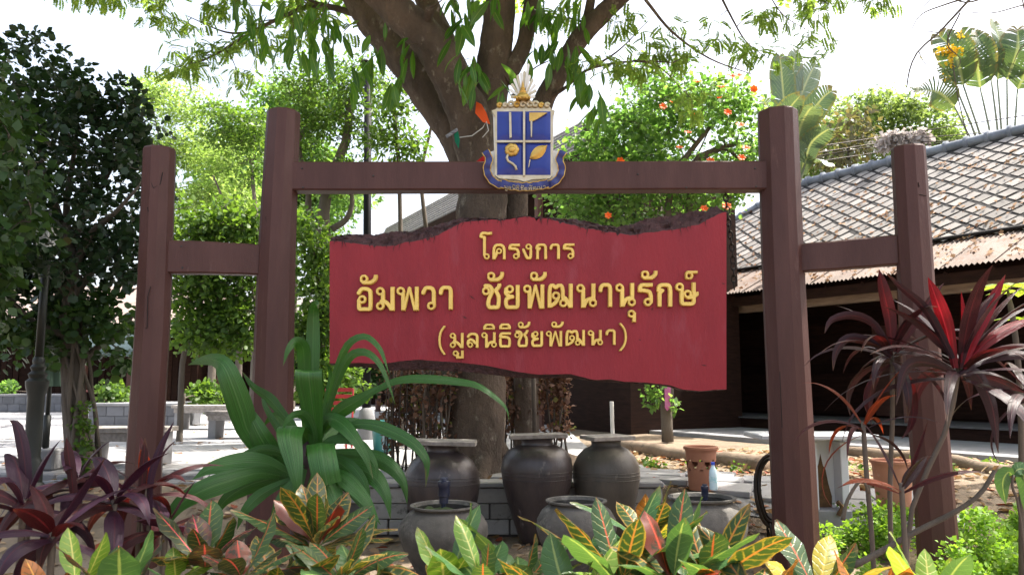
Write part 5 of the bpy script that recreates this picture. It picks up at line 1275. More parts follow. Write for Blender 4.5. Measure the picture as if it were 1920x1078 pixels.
tree('backlit_tree', 'soft mid green tree filling the gap above the left crossbeam', gz(440,27), [(upright(445,765,27,440,300), .16, .05)],
    blobpx([(400,380,27,60,45),(460,330,27,50,50),(520,440,27,60,50),(420,450,27,60,40),(590,430,27,60,40),(640,350,27,40,50),(380,300,27,40,40)]), 330, 26, .6, .17, LF_BRIGHT, 53, GRP, wsc=.55, flat=.5, shell=.3)
tree('crooked_tree', 'tree with crooked bare lower limbs between the inner left post and the black pole', gz(615,15),
    [([P(612,770,15),P(612,600,15),P(614,480,15),P(606,420,15),P(615,350,15),P(650,260,15),P(655,190,15)], .19, .07), ([P(610,440,15),P(580,400,15),P(578,350,15),P(560,270,15),P(580,230,15)], .08,.03), ([P(622,430,15),P(650,410,15),P(660,370,15),P(640,300,15)], .07,.03)],
    blobpx([(600,190,15,70,50),(660,140,15,60,40),(620,330,15,60,40),(680,290,15,30,25),(580,330,15,40,40),(570,250,15,50,45),(640,230,15,55,40),(700,170,15,40,40),(560,150,15,50,40),(700,240,15,40,25)]), 380, 20, .34, .085, LF_MID, 23, GRP, wsc=.6, flat=.55)
tree('slim_tree', 'thin trunked young tree between the black pole and the big trunk', gz(752,13),
    [([P(754,780,13),P(752,520,13),P(749,350,13),P(744,260,13),P(737,190,13)], .05, .025), ([P(800,440,13.4),P(790,330,13.4),P(806,250,13.4),P(812,220,13.4)], .04,.02), ([P(775,790,13.4),P(770,600,13.4),P(798,440,13.4)],.05,.04), ([P(749,300,13),P(770,270,13),P(790,262,13)],.015,.006)],
    blobpx([(740,200,13,40,35),(760,270,13,45,18),(720,260,13,30,25),(770,300,13,25,14)]), 60, 16, .25, .13, LF_MID, 24, GRP, wsc=.4)
tree('bushy_tree', 'dense green shrub mass showing through between the two left posts', gz(400,13.5),
    [(upright(338,790,13.5,385,480), .06, .03), (upright(478,790,13.5,465,500), .06,.02)],
    blobpx([(350,430,13.5,55,50),(420,420,13.5,60,35),(470,440,13.5,55,45),(360,530,13.5,60,60),(430,540,13.5,70,70),(390,620,13.5,80,45),(460,620,13.5,50,50)]), 420, 20, .26, .092, LF_MID, 25, GRP, tm=T_OVAL, hang=.4, wsc=.8, shell=.3)
tree('bushy_tree', 'dense dark shrub showing between the inner left post and the sign', gz(585,13),
    [(upright(590,790,13,590,480), .08, .03)],
    blobpx([(585,470,13,40,45),(600,560,13,45,70),(585,640,13,50,60),(620,720,13,60,40),(560,420,13,30,20)]), 250, 20, .25, .085, LF_MID, 26, GRP, tm=T_OVAL, hang=.4, wsc=.8, shell=.3)
tree('flowering_tree', 'sunlit bush tree dotted with orange flowers behind the right half of the beam', gz(1290,14),
    [([P(1252,828,14),P(1249,770,14),P(1246,700,14),P(1245,560,14),P(1250,420,14),P(1262,330,14),P(1290,290,14),P(1330,240,14)], .11,.04), ([P(1246,640,14),P(1285,520,14),P(1292,400,14),P(1300,310,14),P(1330,285,14),P(1380,270,14)], .08,.04), ([P(1310,300,14),P(1360,280,14),P(1395,310,14)],.05,.02), ([P(1245,600,14),P(1170,480,14),P(1140,380,14)],.05,.02)],
    blobpx([(1110,290,14,60,50),(1080,360,14,60,50),(1160,240,14,50,45),(1240,220,14,70,60),(1320,190,14,70,50),(1390,190,14,50,40),(1390,280,14,50,60),(1200,330,14,80,60),(1310,350,14,90,50),(1240,150,14,45,35),(1140,390,14,60,30)]), 540, 15, .33, .088, LF_BRIGHT, 27, GRP, tm=T_OVAL, hang=.3, wsc=.85, shell=.3)
ft = bpy.data.objects['flowering_tree']
M_FLOWER = leafmat('orange_flower', (0.75,0.10,0.012), (0.85,0.16,0.02), .35, (1.2,.9,.5), .5)
fb = blade(arch((0,0,0), 0, 0.7, 1.0, .9), w_ellip(.34,.6), side=(0,1,0), nl=4, cols=(-1,0,1)); fg = G()
for k in range(6):
    Mz = Matrix.Rotation(k*math.pi/3, 4, 'Z'); fg.add([Mz @ v for v in fb.v], fb.f)
fme = fg.mesh('flower'); fme.materials.append(M_FLOWER)
for x, y in ((1243,201),(1262,193),(1372,145),(1413,168),(1364,212),(1388,236),(1398,279),(1390,297),(1332,303),(1163,303),(1274,278),(1300,218),(1353,165),(1307,155),(1384,143),(1362,388),(1140,405),(1290,250),(1347,185),(1320,392)):
    p = P(x, y, 13.1 + rv.uniform(-.2,.2)); inst('flower', fme, ft, Matrix.Translation(p - ft.location) @ Matrix.Rotation(rv.uniform(.3,1.6), 4, 'X') @ Matrix.Rotation(rv.uniform(0,6), 4, 'Z') @ Matrix.Scale(rv.uniform(.07,.11), 4))
tree('dark_shrub', 'darker upright shrub inside the sunlit flowering tree', gz(1215,15.2), [(upright(1254,822,15.2,1215,250), .07, .03)],
    blobpx([(1215,190,15.2,30,40),(1225,270,15.2,50,50),(1180,330,15.2,60,50),(1090,400,15.2,50,40),(1180,420,15.2,80,35)]), 230, 18, .27, .08, LF_DEEP, 28, GRP, wsc=.8, shell=.3)
tree('domed_tree', 'far rounded green tree above the ridge of the timber house', gz(1650,38), [(upright(1650,700,38,1650,330), .3, .1), ([P(1650,420,38),P(1590,330,38),P(1560,290,38)],.14,.04), ([P(1650,400,38),P(1720,310,38)],.14,.04)],
    blobpx([(1640,215,38,70,45),(1720,230,38,70,40),(1580,260,38,60,40),(1680,290,38,80,35),(1760,270,38,50,30),(1540,310,38,45,35)]), 330, 34, .95, .24, LF_BLUE, 29, GRP, wsc=.6, flat=.35, shell=.4)
tree('slim_tree', 'small soft leaved tree just left of the right inner post top', gz(1540,24), [(upright(1540,760,24,1545,260), .1, .03)],
    blobpx([(1530,270,24,40,35),(1570,220,24,35,30),(1540,320,24,40,25)]), 90, 22, .4, .16, LF_BLUE, 30, GRP, wsc=.5, flat=.6)
tree('hedge_bush', 'dark leafy bushes in the background below the left half of the sign', gz(690,22), [(upright(690,770,22,690,640), .08, .03)],
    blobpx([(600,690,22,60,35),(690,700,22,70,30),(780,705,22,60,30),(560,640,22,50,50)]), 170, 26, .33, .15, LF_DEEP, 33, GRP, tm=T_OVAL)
for x, d_, rx, lab in ((40,31,40,'bright low shrub growing in the far left planter'),(100,31,30,'small bright shrub at the right end of the far left planter'),(220,19.0,28,'low round shrub growing in the near grey planter'),(360,17.8,30,'low yellowish shrub beside the grey planter end')):
    tree('planter_shrub', lab, (P(x,740,d_).x, d_-.4 if d_ > 30 else 18.7, .6), [([Vector((P(x,740,d_).x, d_-.4, .6)), Vector((P(x,740,d_).x, d_-.4, 1.25))], .03,.02)],
        [((P(x,740,d_).x, 27.7 if d_ > 30 else 18.7, 1.2), (S(rx,d_), .5, .28))], 26, 24, .16, .10, LF_MID if d_ < 30 else LF_BRIGHT, int(x), 'shrubs in the planters', tm=T_OVAL)
far = G()
rng = np.random.default_rng(6); tgf = []
for k in range(420): a = rng.uniform(-50, 60); tgf.append((a, 58 + rng.uniform(-4,6), rng.uniform(.4, 4.2 + 1.6*math.sin(a*.21) + 1.2*math.sin(a*.07+1))))
V, Fc = clump_leaves(rng, np.array(tgf), 26, 1.5, .55, hang=.1)
o = solo('treeline', np_mesh('treeline', V, Fc), LF_DEEP, 'distant line of trees beyond the plaza', 'treeline', (0,0,0), None, None, 'stuff')

# ---- dry creepers hanging by the big trunk
LF_DEAD = leafmat('dry_brown_leaf', (0.115,0.055,0.035), (0.22,0.125,0.085), .25, (1.3,1.1,.8), .7, dead=(0.16,0.19,0.03), deadamt=.06)
def creeper(label, x0, x1, y0, y1, d_, n, seed):
    rg = np.random.default_rng(seed); r_ = random.Random(seed); c = Vector((P((x0+x1)/2, y1, d_).x, d_, .47))
    o = thing('dry_creeper', label, 'creeper', c, 'dry brown creepers by the big trunk'); g_ = G(); pts = []
    for k in range(14):
        x = r_.uniform(x0,x1); g_.tube(cr([Vector((P(x,y1,d_).x + r_.uniform(-.1,.1), d_+r_.uniform(-.1,.1), .44)), P(x+r_.uniform(-12,12),(y0+y1)/2,d_+r_.uniform(-.1,.1)), P(x+r_.uniform(-15,15),y0,d_+r_.uniform(-.15,.15))], 8), [.012]*8, 5)
    for k in range(n):
        q = r_.randrange(14); a_ = r_.choice(g_.v[q*40+10:q*40+40]); pts.append(tuple(a_ + Vector((r_.gauss(0,.05), r_.gauss(0,.05), r_.gauss(0,.04)))))
    part('stems', g_, M_TWIG, o, True)
    V, Fc = clump_leaves(rg, np.array(pts), 11, .09, .058, hang=.6); crown(o, 'leaves', V, Fc, LF_DEAD)
creeper('dry brown creeper hanging left of the big trunk behind the strap leaf', 728, 812, 690, 850, 9.2, 100, 1)
creeper('dry brown creeper with a few yellow leaves right of the big trunk', 930, 1062, 690, 815, 9.5, 150, 2)
creeper('thin dry creeper with pale leaves clinging to the left side of the trunk', 795, 838, 695, 835, 8.75, 40, 3)
solo('garden_stake', G().tube([P(1003,835,9.1), P(1000,690,9.1)], .028, 8), M_TWIG, 'straight brown stake standing in the right dry creeper', 'stake', tuple(P(1003,835,9.1)), None, True)
# mound of roots and soil right of the trunk
rows = []
for i in range(15):
    rows.append([Vector((P(950 + 240*j/16, 800, 9.6).x, 9.1 + 1.3*i/14, .44 + .26*math.sin(math.pi*i/14)*max(0,math.sin(math.pi*min(1,(j+1.2)/17)))**1.5*(1.2-j/16) + .04*noise.noise(Vector((i*.6,j*.6,2))))) for j in range(17)])
solo('root_mound', G().grid(rows), M_LOG, 'low mound of roots and dry soil to the right of the big trunk', 'mound', tuple(P(1060,820,9.6)), None, True)
# small tree with the pink sign
dq = 14.0
V, Fc = clump_leaves(np.random.default_rng(41), np.array([tuple(P(1230+rv.gauss(0,8), 748+rv.gauss(0,17), dq-.15)) for _ in range(16)] + [tuple(P(1263+rv.gauss(0,4), 758+rv.gauss(0,6), dq-.15)) for _ in range(4)]), 8, .09, .10, hang=.1, wsc=.7)
crown(ft, 'sprouts', V, Fc, LF_BRIGHT, 'fresh green sprouts low on the trunk')['kind'] = 'stuff'
M_PINK = mat('pink_sign', (0.48,0.08,0.28), (0.58,0.20,0.42), .5, 14, c3=(.75,.6,.7), c3amt=.36, c3scale=22)
sg = G().slab([P(1246,724,dq-.13), P(1258,724,dq-.13), P(1257,764,dq-.13), P(1251,770,dq-.13), P(1247,764,dq-.13)], (0,.012,0))
solo('pink_sign', sg, M_PINK, 'narrow pink sign nailed upright on the flowering tree trunk', 'sign', tuple(P(1251,745,dq-.13)))

# ---- traveller's palm and banana
M_PALM = blademat('palm_blade', (0.045,0.095,0.045), (0.09,0.15,0.055), vein=(0.11,0.17,0.07), rib=(0.2,0.26,0.14), edge=(0.13,0.13,0.05), veins=26, vw=.1, trans=.4, rough=.4)
M_PALM2 = blademat('banana_blade', (0.065,0.12,0.085), (0.12,0.18,0.11), vein=(0.16,0.22,0.14), rib=(0.25,0.30,0.18), edge=(0.14,0.16,0.07), veins=22, vw=.1, trans=.28, rough=.35)
M_STALK = mat('palm_stalk', (0.22,0.25,0.17), (0.15,0.17,0.11), .6, 3)
def torn(path, W, side, seed, nl=22, fold=.15):
    """a paddle blade split into strips along its veins"""
    r_ = random.Random(seed); c = cr(path, nl+1); g_ = G(); uv = []
    for sgn in (-1, 1):
        i = 0
        while i < nl:
            k = min(nl - i, r_.choice((1,2,2,3,4))); dz = r_.uniform(-.10,.04); gap = r_.uniform(0,.18)
            for j in range(i, i+k):
                for t0, w in ((j, 0), (j+1, 0)): pass
                a, b = c[j], c[j+1]; u0, u1 = j/nl, (j+1)/nl
                wf = lambda u: W*max(.05, math.sin(math.pi*min(1, .12 + u*.86))**.55)
                T_ = (b-a).normalized(); sd = (Vector(side) - T_*T_.dot(Vector(side))).normalized(); nn = sd.cross(T_)
                e0 = a + sd*sgn*wf(u0) + nn*(fold*wf(u0)+dz*W) + T_*W*.25 + (T_*gap*W*.3 if j == i else Vector())
                e1 = b + sd*sgn*wf(u1) + nn*(fold*wf(u1)+dz*W) + T_*W*.25 - (T_*gap*W*.3 if j == i+k-1 else Vector())
                m0, m1 = a.lerp(e0, .5) + nn*W*.05, b.lerp(e1, .5) + nn*W*.05
                o_ = len(g_.v); g_.v += [a, b, m0, m1, e0, e1]; g_.f += [(o_, o_+1, o_+3, o_+2), (o_+2, o_+3, o_+5, o_+4)]
                uv += [(u0,.5),(u1,.5),(u0,.5+.25*sgn),(u1,.5+.25*sgn),(u0,.5+.5*sgn),(u1,.5+.5*sgn)]
            i += k
    g_.uv = uv; return g_
dp = 25.0
c0 = P(1888,430,dp); tp_ = thing('travellers_palm', 'tall fan shaped palm with upright paddle leaves above the tiled roof', 'palm', (c0.x, dp, .45))
part('trunk', G().tube([Vector((c0.x,dp,.4)), c0 + Vector((0,0,-1)), c0], [.26,.22,.16], 12), M_STALK, tp_, True)
fans = [((1790,200),(1712,170),24),((1793,165),(1726,110),30),((1806,160),(1760,66),30),((1838,165),(1800,62),30),((1858,145),(1832,62),26),((1870,150),(1864,42),26),((1888,150),(1908,55),28),((1908,168),(1945,80),30),((1930,180),(1985,100),30),((1945,205),(2020,140),30),((1955,235),(2045,190),28)]
for i, (b_, t_, wpx) in enumerate(fans):
    B0, T0 = P(*b_, dp), P(*t_, dp + .3*(i % 2) - .2); mid = B0.lerp(T0, .5) + Vector((0, -.25, .12 if abs(i-5) > 1 else 0))
    part('stalk', G().tube(cr([c0 + Vector((.012*(i-5)*4,0,0)), c0.lerp(B0,.5) + Vector((0,-.05,.1)), B0], 8), [.06,.055,.05,.045,.04,.035,.032,.03], 7), M_STALK, tp_, True)
    part('leaf', torn([B0, mid, T0], S(wpx*1.25, dp), (math.cos(.35*(i%3)), .5*math.sin(i*1.7), .1), i), M_PALM, tp_)
M_YFL = leafmat('yellow_flower', (.75,.5,.02), (.8,.6,.05), .3, (1.1,1,.5), .5)
rg = np.random.default_rng(3); V, Fc = clump_leaves(rg, np.array([tuple(P(1780+rg.normal()*10, 100+rg.normal()*14, dp-.5)) for _ in range(14)]), 12, .12, .09, tmpl=T_OVAL)
o = thing('flower_spray', 'spray of yellow flowers in front of the fan palm leaves', 'flowers', tuple(P(1780,125,dp-.5)))
crown(o, 'blossoms', V, Fc, M_YFL); part('stem', G().tube(cr([P(1776,60,dp-.5), P(1785,110,dp-.5), P(1800,200,dp-.4), P(1830,300,dp-.2), c0], 12), .02, 5), M_TWIG, o, True)
db = 17.0
b0 = P(1478,420,db); bn = thing('banana_plant', 'banana plant with torn bluish green leaves behind the right inner post', 'banana plant', (b0.x, db, .45))
part('stem', G().tube([Vector((b0.x,db,.4)), b0], [.16,.11], 12), M_STALK, bn, True)
for i, (m_, t_, wpx, dd) in enumerate((((1470,200),(1462,105),26,0),((1495,200),(1530,120),28,.5),((1510,230),(1560,170),26,-.5),((1450,240),(1432,190),22,-.4),((1480,210),(1492,95),24,.4),((1520,270),(1568,240),24,-.8),((1500,240),(1525,200),30,-.9),((1510,300),(1560,310),22,-.6),((1450,260),(1500,180),24,-1))):
    Mq, Tq = P(*m_, db+dd*.5), P(*t_, db+dd); st = b0.lerp(Mq,.75)
    part('stalk', G().tube([b0, b0.lerp(Mq,.4)+Vector((0,0,.05)), st], [.05,.04,.025], 6), M_STALK, bn, True)
    part('leaf', torn([st, Mq, Mq.lerp(Tq,.6)+Vector((0,0,.08)), Tq], S(wpx,db), (.9,.3*math.sin(i*2.1),.15*math.cos(i*1.3)), 40+i, 18), M_PALM2, bn)
db2 = 21
tree('brown_leaf_tree', 'tree with bronze leaves above the house hip between the right posts', gz(1600,db2), [(upright(1585,740,db2,1590,270), .1,.04)],
    blobpx([(1590,245,db2,45,35),(1560,290,db2,40,25),(1620,260,db2,30,25)]), 44, 12, .4, .2, leafmat('bronze_tree_leaf', (.09,.11,.05), (.16,.15,.08), .35, (1.5,1.3,.7), .5), 44, GRP, wsc=.6, hang=.6)
# bare branches reaching in from the right, on a tree just outside the frame
o = thing('bare_tree', 'bare twiggy branches reaching in at the upper right corner', 'tree', (7.6, 9.5, .46))
t = Tree(9); t.limb([(7.6,9.5,.4),(7.5,9.5,3),(7.3,9.4,5.6),(7.0,9.3,7.2)], .13, .07, 10, 12)
for pts, r0 in (([(2060,60),(1980,-10),(1900,-25),(1830,-8),(1795,25),(1760,62),(1722,96),(1706,130),(1700,165)],.022),([(1830,-8),(1770,10),(1725,30),(1703,70)],.012),([(1900,-25),(1815,5),(1760,-10),(1708,40)],.012),([(2060,40),(1990,0),(1920,10),(1860,25),(1800,22)],.013),([(1800,25),(1776,80),(1800,110),(1795,130)],.009),([(2010,120),(1950,60),(1925,30),(1915,-10)],.02),([(1950,60),(1915,90),(1900,120)],.01),([(1722,96),(1735,120),(1760,135)],.006),([(1760,62),(1735,60),(1715,72)],.006)):
    c = cr([P(x,y,8.6) for x,y in pts], 18); t.g.tube(c, [r0*(1-.7*i/17) for i in range(18)], 6)
t.g.tube(cr([(7.3,9.4,5.6), P(2060,60,8.6), P(2040,30,8.6)], 8), .04, 7)
part('trunk', t.g, M_TRUNK2, o, True)
# overhead wires and a clump of dry creeper on them
g_ = G()
for y0, y1 in ((262,238),(268,262),(278,232),(250,205)):
    g_.tube(cr([P(1500,y0+30,19), P(1700,y0,19), P(2000,y1,16)], 12), .012, 4)
solo('overhead_wires', g_, M_IRON, 'thin overhead wires crossing above the tiled roof', 'wires', tuple(P(1700,262,19)))
rg = np.random.default_rng(8); V, Fc = clump_leaves(rg, np.array([tuple(P(rg.uniform(1645,1735), 262+rg.normal()*5, 18.9)) for _ in range(50)]), 12, .16, .14, hang=.8)
me = np_mesh('dry_clump', V, Fc, tuple(P(1690,262,18.9))); solo('dry_clump', me, leafmat('grey_dry', (.42,.38,.36), (.55,.5,.47), .3, (1,1,1), .8), 'clump of pale dry creeper caught on the wires above the roof', 'creeper', tuple(P(1690,262,18.9)))
# ------------------------------------------------------------------ the broad strap leaved plant in front of the gate
M_STRAP = blademat('strap_leaf', (0.020,0.072,0.013), (0.032,0.098,0.018), rib=(0.06,0.14,0.04), ribw=.04, stripes=0.6, dust=.12, trans=0.22, tcol=(1.7,1.8,.6), rough=0.32, spec=0.36)  # lengthwise ribs, stripe contrast raised to paint in specular streaks
M_SDARK = mat('dark_plant_base', (0.035,0.018,0.02), (0.06,0.03,0.028), .7, 6)
def Q(cx, cy, d): return P(300 + cx/2.0804, 560 + cy/2.0804, d)
base = P(575, 930, 5.2)
sp = thing('strap_leaf_plant', 'large plant of broad glossy green strap leaves in front of the left inner post', 'plant', (base.x, 5.2, .02))
part('stem', G().tube([(base.x,5.2,-.1), P(570,960,5.2), P(578,880,5.2), P(585,800,5.2)], [.10,.085,.07,.05], 10), M_SDARK, sp, True)
LV = [  # (points cx, cy, depth), half width px, constant side?, roll
 ([(600,600,5.25),(598,430,5.25),(596,250,5.25),(597,110,5.25),(600,40,5.22),(612,15,5.1),(618,40,5.05)], 34, None, 0.1),
 ([(575,600,5.2),(565,420,5.15),(562,260,5.1),(556,190,5.05),(530,168,4.98),(500,200,4.92),(480,262,4.9)], 34, None, .25),
 ([(612,600,5.15),(602,480,5.08),(590,380,5.0),(582,310,4.95),(581,284,4.97),(583,300,5.06),(590,380,5.16)], 60, (1,0.05,0), 0),
 ([(520,640,5.2),(420,610,5.12),(345,520,5.05),(318,440,5.0),(285,345,4.95),(248,262,4.95),(205,238,5.1),(150,245,5.35),(110,258,5.5)], 58, None, .05),
 ([(540,520,5.25),(470,440,5.3),(420,385,5.35),(360,340,5.38),(318,280,5.4)], 30, None, .5),
 ([(500,700,5.15),(440,620,5.1),(390,540,5.05),(350,455,5.05),(322,385,5.05)], 55, None, .3),
 ([(590,600,5.2),(560,520,5.1),(520,492,5.0),(505,530,4.86),(520,620,4.78),(533,710,4.75),(540,800,4.76)], 60, (1,.1,-.1), 0),
 ([(590,620,5.2),(610,575,5.05),(625,560,4.95),(630,600,4.85),(640,660,4.8),(652,725,4.8)], 62, (1,.1,.05), 0),
 ([(610,540,5.2),(650,470,5.1),(700,480,5.0),(750,530,4.9),(800,610,4.85),(832,705,4.85)], 38, None, .35),
 ([(620,620,5.1),(700,640,5.0),(770,710,4.95),(800,790,4.95),(805,850,4.97)], 45, None, -.2),
 ([(620,520,5.2),(655,400,5.2),(690,270,5.1),(735,175,5.0),(800,146,4.95),(855,190,4.9),(880,250,4.88),(895,300,4.88)], 20, None, .5),
 ([(630,540,5.2),(660,420,5.15),(695,310,5.1),(740,225,5.0),(800,208,4.9),(855,250,4.85),(895,340,4.83),(918,415,4.83)], 22, None, .4),
 ([(620,520,5.2),(700,440,5.1),(790,385,5.0),(860,335,5.0)], 36, None, .1),
 ([(640,520,5.3),(760,410,5.25),(880,335,5.2),(960,312,5.15),(1060,312,5.1),(1160,322,5.05),(1240,338,5.0),(1310,385,4.98),(1352,430,4.98),(1362,480,4.98)], 24, None, .55),
 ([(640,600,5.1),(740,500,5.0),(820,490,4.95),(900,515,4.9),(985,560,4.85),(1035,620,4.82),(1042,670,4.82),(1036,735,4.82)], 30, None, .2),
 ([(500,680,5.1),(410,640,5.0),(300,640,4.9),(200,660,4.82),(125,705,4.78)], 50, None, -.2),
 ([(470,690,5.05),(380,680,4.9),(270,710,4.75),(160,750,4.65),(80,800,4.6),(35,860,4.58),(8,930,4.58)], 46, None, .1),
 ([(640,640,5.2),(740,650,5.1),(830,690,5.0),(880,760,4.95),(900,860,4.95)], 44, None, .1),
 ([(640,600,5.3),(780,610,5.25),(880,640,5.2),(945,710,5.15),(965,800,5.15)], 40, None, 0),
 ([(600,620,5.3),(640,540,5.4),(690,500,5.5),(760,480,5.55),(870,500,5.6)], 40, None, .2),
 ([(560,660,5.0),(520,740,4.95),(470,800,4.9),(430,860,4.9)], 44, None, 0),
 ([(620,660,5.0),(660,720,4.9),(690,800,4.85),(700,880,4.85)], 46, None, .2),
 ([(560,600,5.3),(520,520,5.4),(480,470,5.5),(440,460,5.6),(400,500,5.7)], 36, None, .3),
 ([(540,680,5.1),(440,700,5.1),(340,730,5.1),(250,790,5.1),(210,870,5.1)], 44, None, .1),
 ([(650,660,5.0),(720,700,4.9),(800,780,4.85),(860,880,4.85)], 38, None, .3),
 ([(590,640,5.15),(600,540,5.1),(575,470,5.05),(540,450,5.0),(500,470,4.95),(470,530,4.93)], 26, None, .4),
 ([(600,640,5.15),(650,560,5.05),(720,545,5.0),(790,570,4.95),(840,640,4.92),(850,700,4.92)], 24, None, .3),
 ([(560,660,5.1),(470,600,5.05),(390,590,5.0),(310,620,4.95),(250,640,4.93)], 26, None, .3),
 ([(610,600,5.25),(640,470,5.25),(655,380,5.25),(665,300,5.25),(650,250,5.2)], 24, None, .5),
 ([(560,640,5.2),(520,560,5.25),(470,520,5.3),(410,420,5.35),(395,360,5.4)], 24, None, .5),
 ([(600,680,4.95),(590,760,4.85),(600,830,4.8),(590,900,4.8)], 28, None, 0),
 ([(640,680,5.0),(760,760,4.95),(830,850,4.9),(840,940,4.9)], 26, None, .2),
 ([(520,700,5.0),(400,760,4.95),(330,830,4.9),(300,900,4.9)], 28, None, .1),
]
for i, (pts, wpx, sd, roll) in enumerate(LV):
    W_ = S(wpx/2.0804*.84, 5.0)
    trunc = i in (2, 7)
    g_ = blade([Q(*p) for p in pts], w_strap(W_, .42, .38, 1.5) if not trunc else (lambda t, W_=W_: W_*(.45+.55*min(1,t/.4))), sd, roll, .16, 22, (-1,-.78,-.56,-.33,-.11,.11,.33,.56,.78,1), wave=W_*.04, seed=i, pleat=.035)
    part('leaf', g_, M_STRAP, sp, True)
# ------------------------------------------------------------------ rosettes
def rosette(o, c, n, L, W, m, seed, el=(0.3,1.35), droop=(.5,1.3), wf=w_ellip, a=.55, nl=9, fold=.2, lv=.25, cols=(-1,-.5,0,.5,1), az0=None, wave=0.0, stalk=0.0, mats=None, name='leaf', start=.01):
    r_ = random.Random(seed); gold = 2.399963
    for k in range(n):
        q = (k+.5)/n; az = gold*k + r_.uniform(-.3,.3) + (az0 or 0)
        e = el[1] + (el[0]-el[1])*q**0.8 + r_.gauss(0,.14); dr = droop[0] + (droop[1]-droop[0])*q + r_.gauss(0,.2)
        l = L*(1 - lv + lv*2*r_.random())*(0.75 + .25*min(1, q*2.2)); w = W*r_.uniform(.74,1.18)
        p0 = Vector(c) + Vector((start*math.cos(az), start*math.sin(az), -0.13*q*L*1.2))
        side = Vector((-math.sin(az), math.cos(az), 0))
        path = arch(p0, az, e, l, dr, 1.4)
        base_w = wf(w, a) if wf is w_ellip else wf(w, .35, .3)
        f = (lambda t, b=base_w: (b((t-stalk)/(1-stalk)) if t > stalk else w*.07)) if stalk else base_w
        g_ = blade(path, f, side, r_.gauss(0,.32), fold*r_.uniform(.3,1.5), nl, cols, wave*w, seed*100+k)
        mm = m if mats is None else r_.choice(mats)
        part(name, g_, mm, o, True)
def cro(name, base, base2, vein, rib, blotch, ba, edge=None, **k): return blademat(name, base, base2, vein, rib, blotch, ba, edge, **k)
C_GY = cro('croton_green_yellow', (0.024,0.052,0.018), (0.036,0.072,0.02), (0.27,0.21,0.04), (0.36,0.15,0.045), (0.2,0.18,0.035), .05, (0.27,0.18,0.04), veins=9, spec=.38)
C_YG = cro('croton_yellow_green', (0.05,0.10,0.022), (0.085,0.14,0.026), (0.42,0.38,0.06), (0.48,0.32,0.07), (0.34,0.32,0.05), .12, (0.4,0.34,.06), veins=9, vw=.18, trans=.4, spec=.38)
C_DR = cro('croton_dark_pink_rib', (0.024,0.040,0.022), (0.045,0.035,0.024), (0.16,0.12,0.035), (0.50,0.07,0.085), (0.10,0.035,0.025), .12, None, veins=9, vw=.1, ribw=.055, spec=.38)
C_GR = cro('croton_green_red_rib', (0.028,0.068,0.024), (0.045,0.09,0.028), (0.20,0.22,0.06), (0.45,0.10,0.045), None, 0, None, veins=10, vw=.08, ribw=.06, spec=.38)
C_OR = cro('croton_orange', (0.34,0.105,0.018), (0.28,0.13,0.02), (0.07,0.065,0.015), (0.65,0.33,0.06), (0.06,0.075,0.02), .10, None, veins=9, vw=.12, trans=.45, tcol=(1.5,1.0,.5), spec=.38)
C_RD = cro('croton_dark_red', (0.10,0.022,0.014), (0.15,0.035,0.018), None, (0.45,0.06,0.03), (0.03,0.03,0.015), .14, None, trans=.35, tcol=(1.8,.8,.5), spec=.38)
C_LG = cro('croton_lime', (0.13,0.25,0.035), (0.18,0.30,0.05), (0.40,0.45,0.12), (0.50,0.50,0.16), None, 0, None, veins=9, vw=.08, trans=.4, spec=.38)
C_PG = cro('croton_plain_green', (0.045,0.115,0.04), (0.07,0.15,0.05), (0.09,0.18,0.06), (0.24,0.32,0.11), None, 0, None, veins=11, vw=.08, trans=.32, rough=.35, spec=.38)
C_YE = cro('croton_yellow', (0.42,0.31,0.025), (0.30,0.27,0.03), (0.15,0.17,0.03), (0.65,0.40,0.08), (0.12,0.17,0.03), .06, None, veins=9, vw=.10, trans=.4, spec=.38)
CGRP = 'croton plants along the front of the bed'
def croton(px, py, d, n, L, W, mats, seed, label, el=(.15,1.3), droop=(.1,.9), stalk=.1, a=.58):
    c = P(px, py, d); c0 = Vector((c.x, c.y, 0.0)); r_ = random.Random(seed)
    o = thing('croton', label, 'plant', c0, CGRP)
    part('stem', G().tube(cr([c0 - Vector((0,0,.08)), c0.lerp(c,.5) + Vector((r_.uniform(-.03,.03),r_.uniform(-.03,.03),0)), c], 6), [.016,.015,.014,.013,.012,.009], 7), M_TWIG, o, True)
    rosette(o, c, n, L, W, mats[0], seed, el, droop, w_ellip, a, 10, .24, .34, stalk=stalk, mats=mats, wave=.10)
    return o
croton(594, 1014, 3.7, 20, .33, .062, [C_GY,C_GY,C_GY,C_GR,C_GY,C_RD], 1, 'bushy green croton with yellow veins right under the strap leaved plant')
croton(515, 1111, 3.3, 14, .28, .055, [C_YG,C_YG,C_GY], 2, 'yellow green croton at the bottom edge below the strap leaved plant')
croton(385, 1056, 3.6, 15, .29, .06, [C_DR,C_DR,C_GR,C_DR,C_GY], 3, 'dark croton with pink midribs between purple plants and the bushy croton')
croton(330, 1081, 3.5, 7, .20, .05, [C_LG,C_LG,C_PG], 4, 'small lime green croton seedling beside the dark pink ribbed croton')
croton(835, 1101, 3.4, 14, .36, .06, [C_GR,C_PG,C_GR,C_GY,C_LG], 5, 'croton with a tall red ribbed leaf in front of the mossy jar')
croton(975, 1101, 3.5, 12, .36, .058, [C_PG,C_PG,C_GR,C_LG], 6, 'plain green paddle leaved croton below the tallest jar')
croton(1165, 1091, 3.2, 17, .42, .068, [C_PG,C_GR,C_PG,C_GY,C_GR,C_PG], 7, 'large sunlit green croton at the middle of the bottom edge')
croton(1215, 1011, 3.45, 10, .30, .05, [C_GY,C_OR,C_YG,C_PG], 8, 'taller croton with orange edged tips in front of the right round jar')
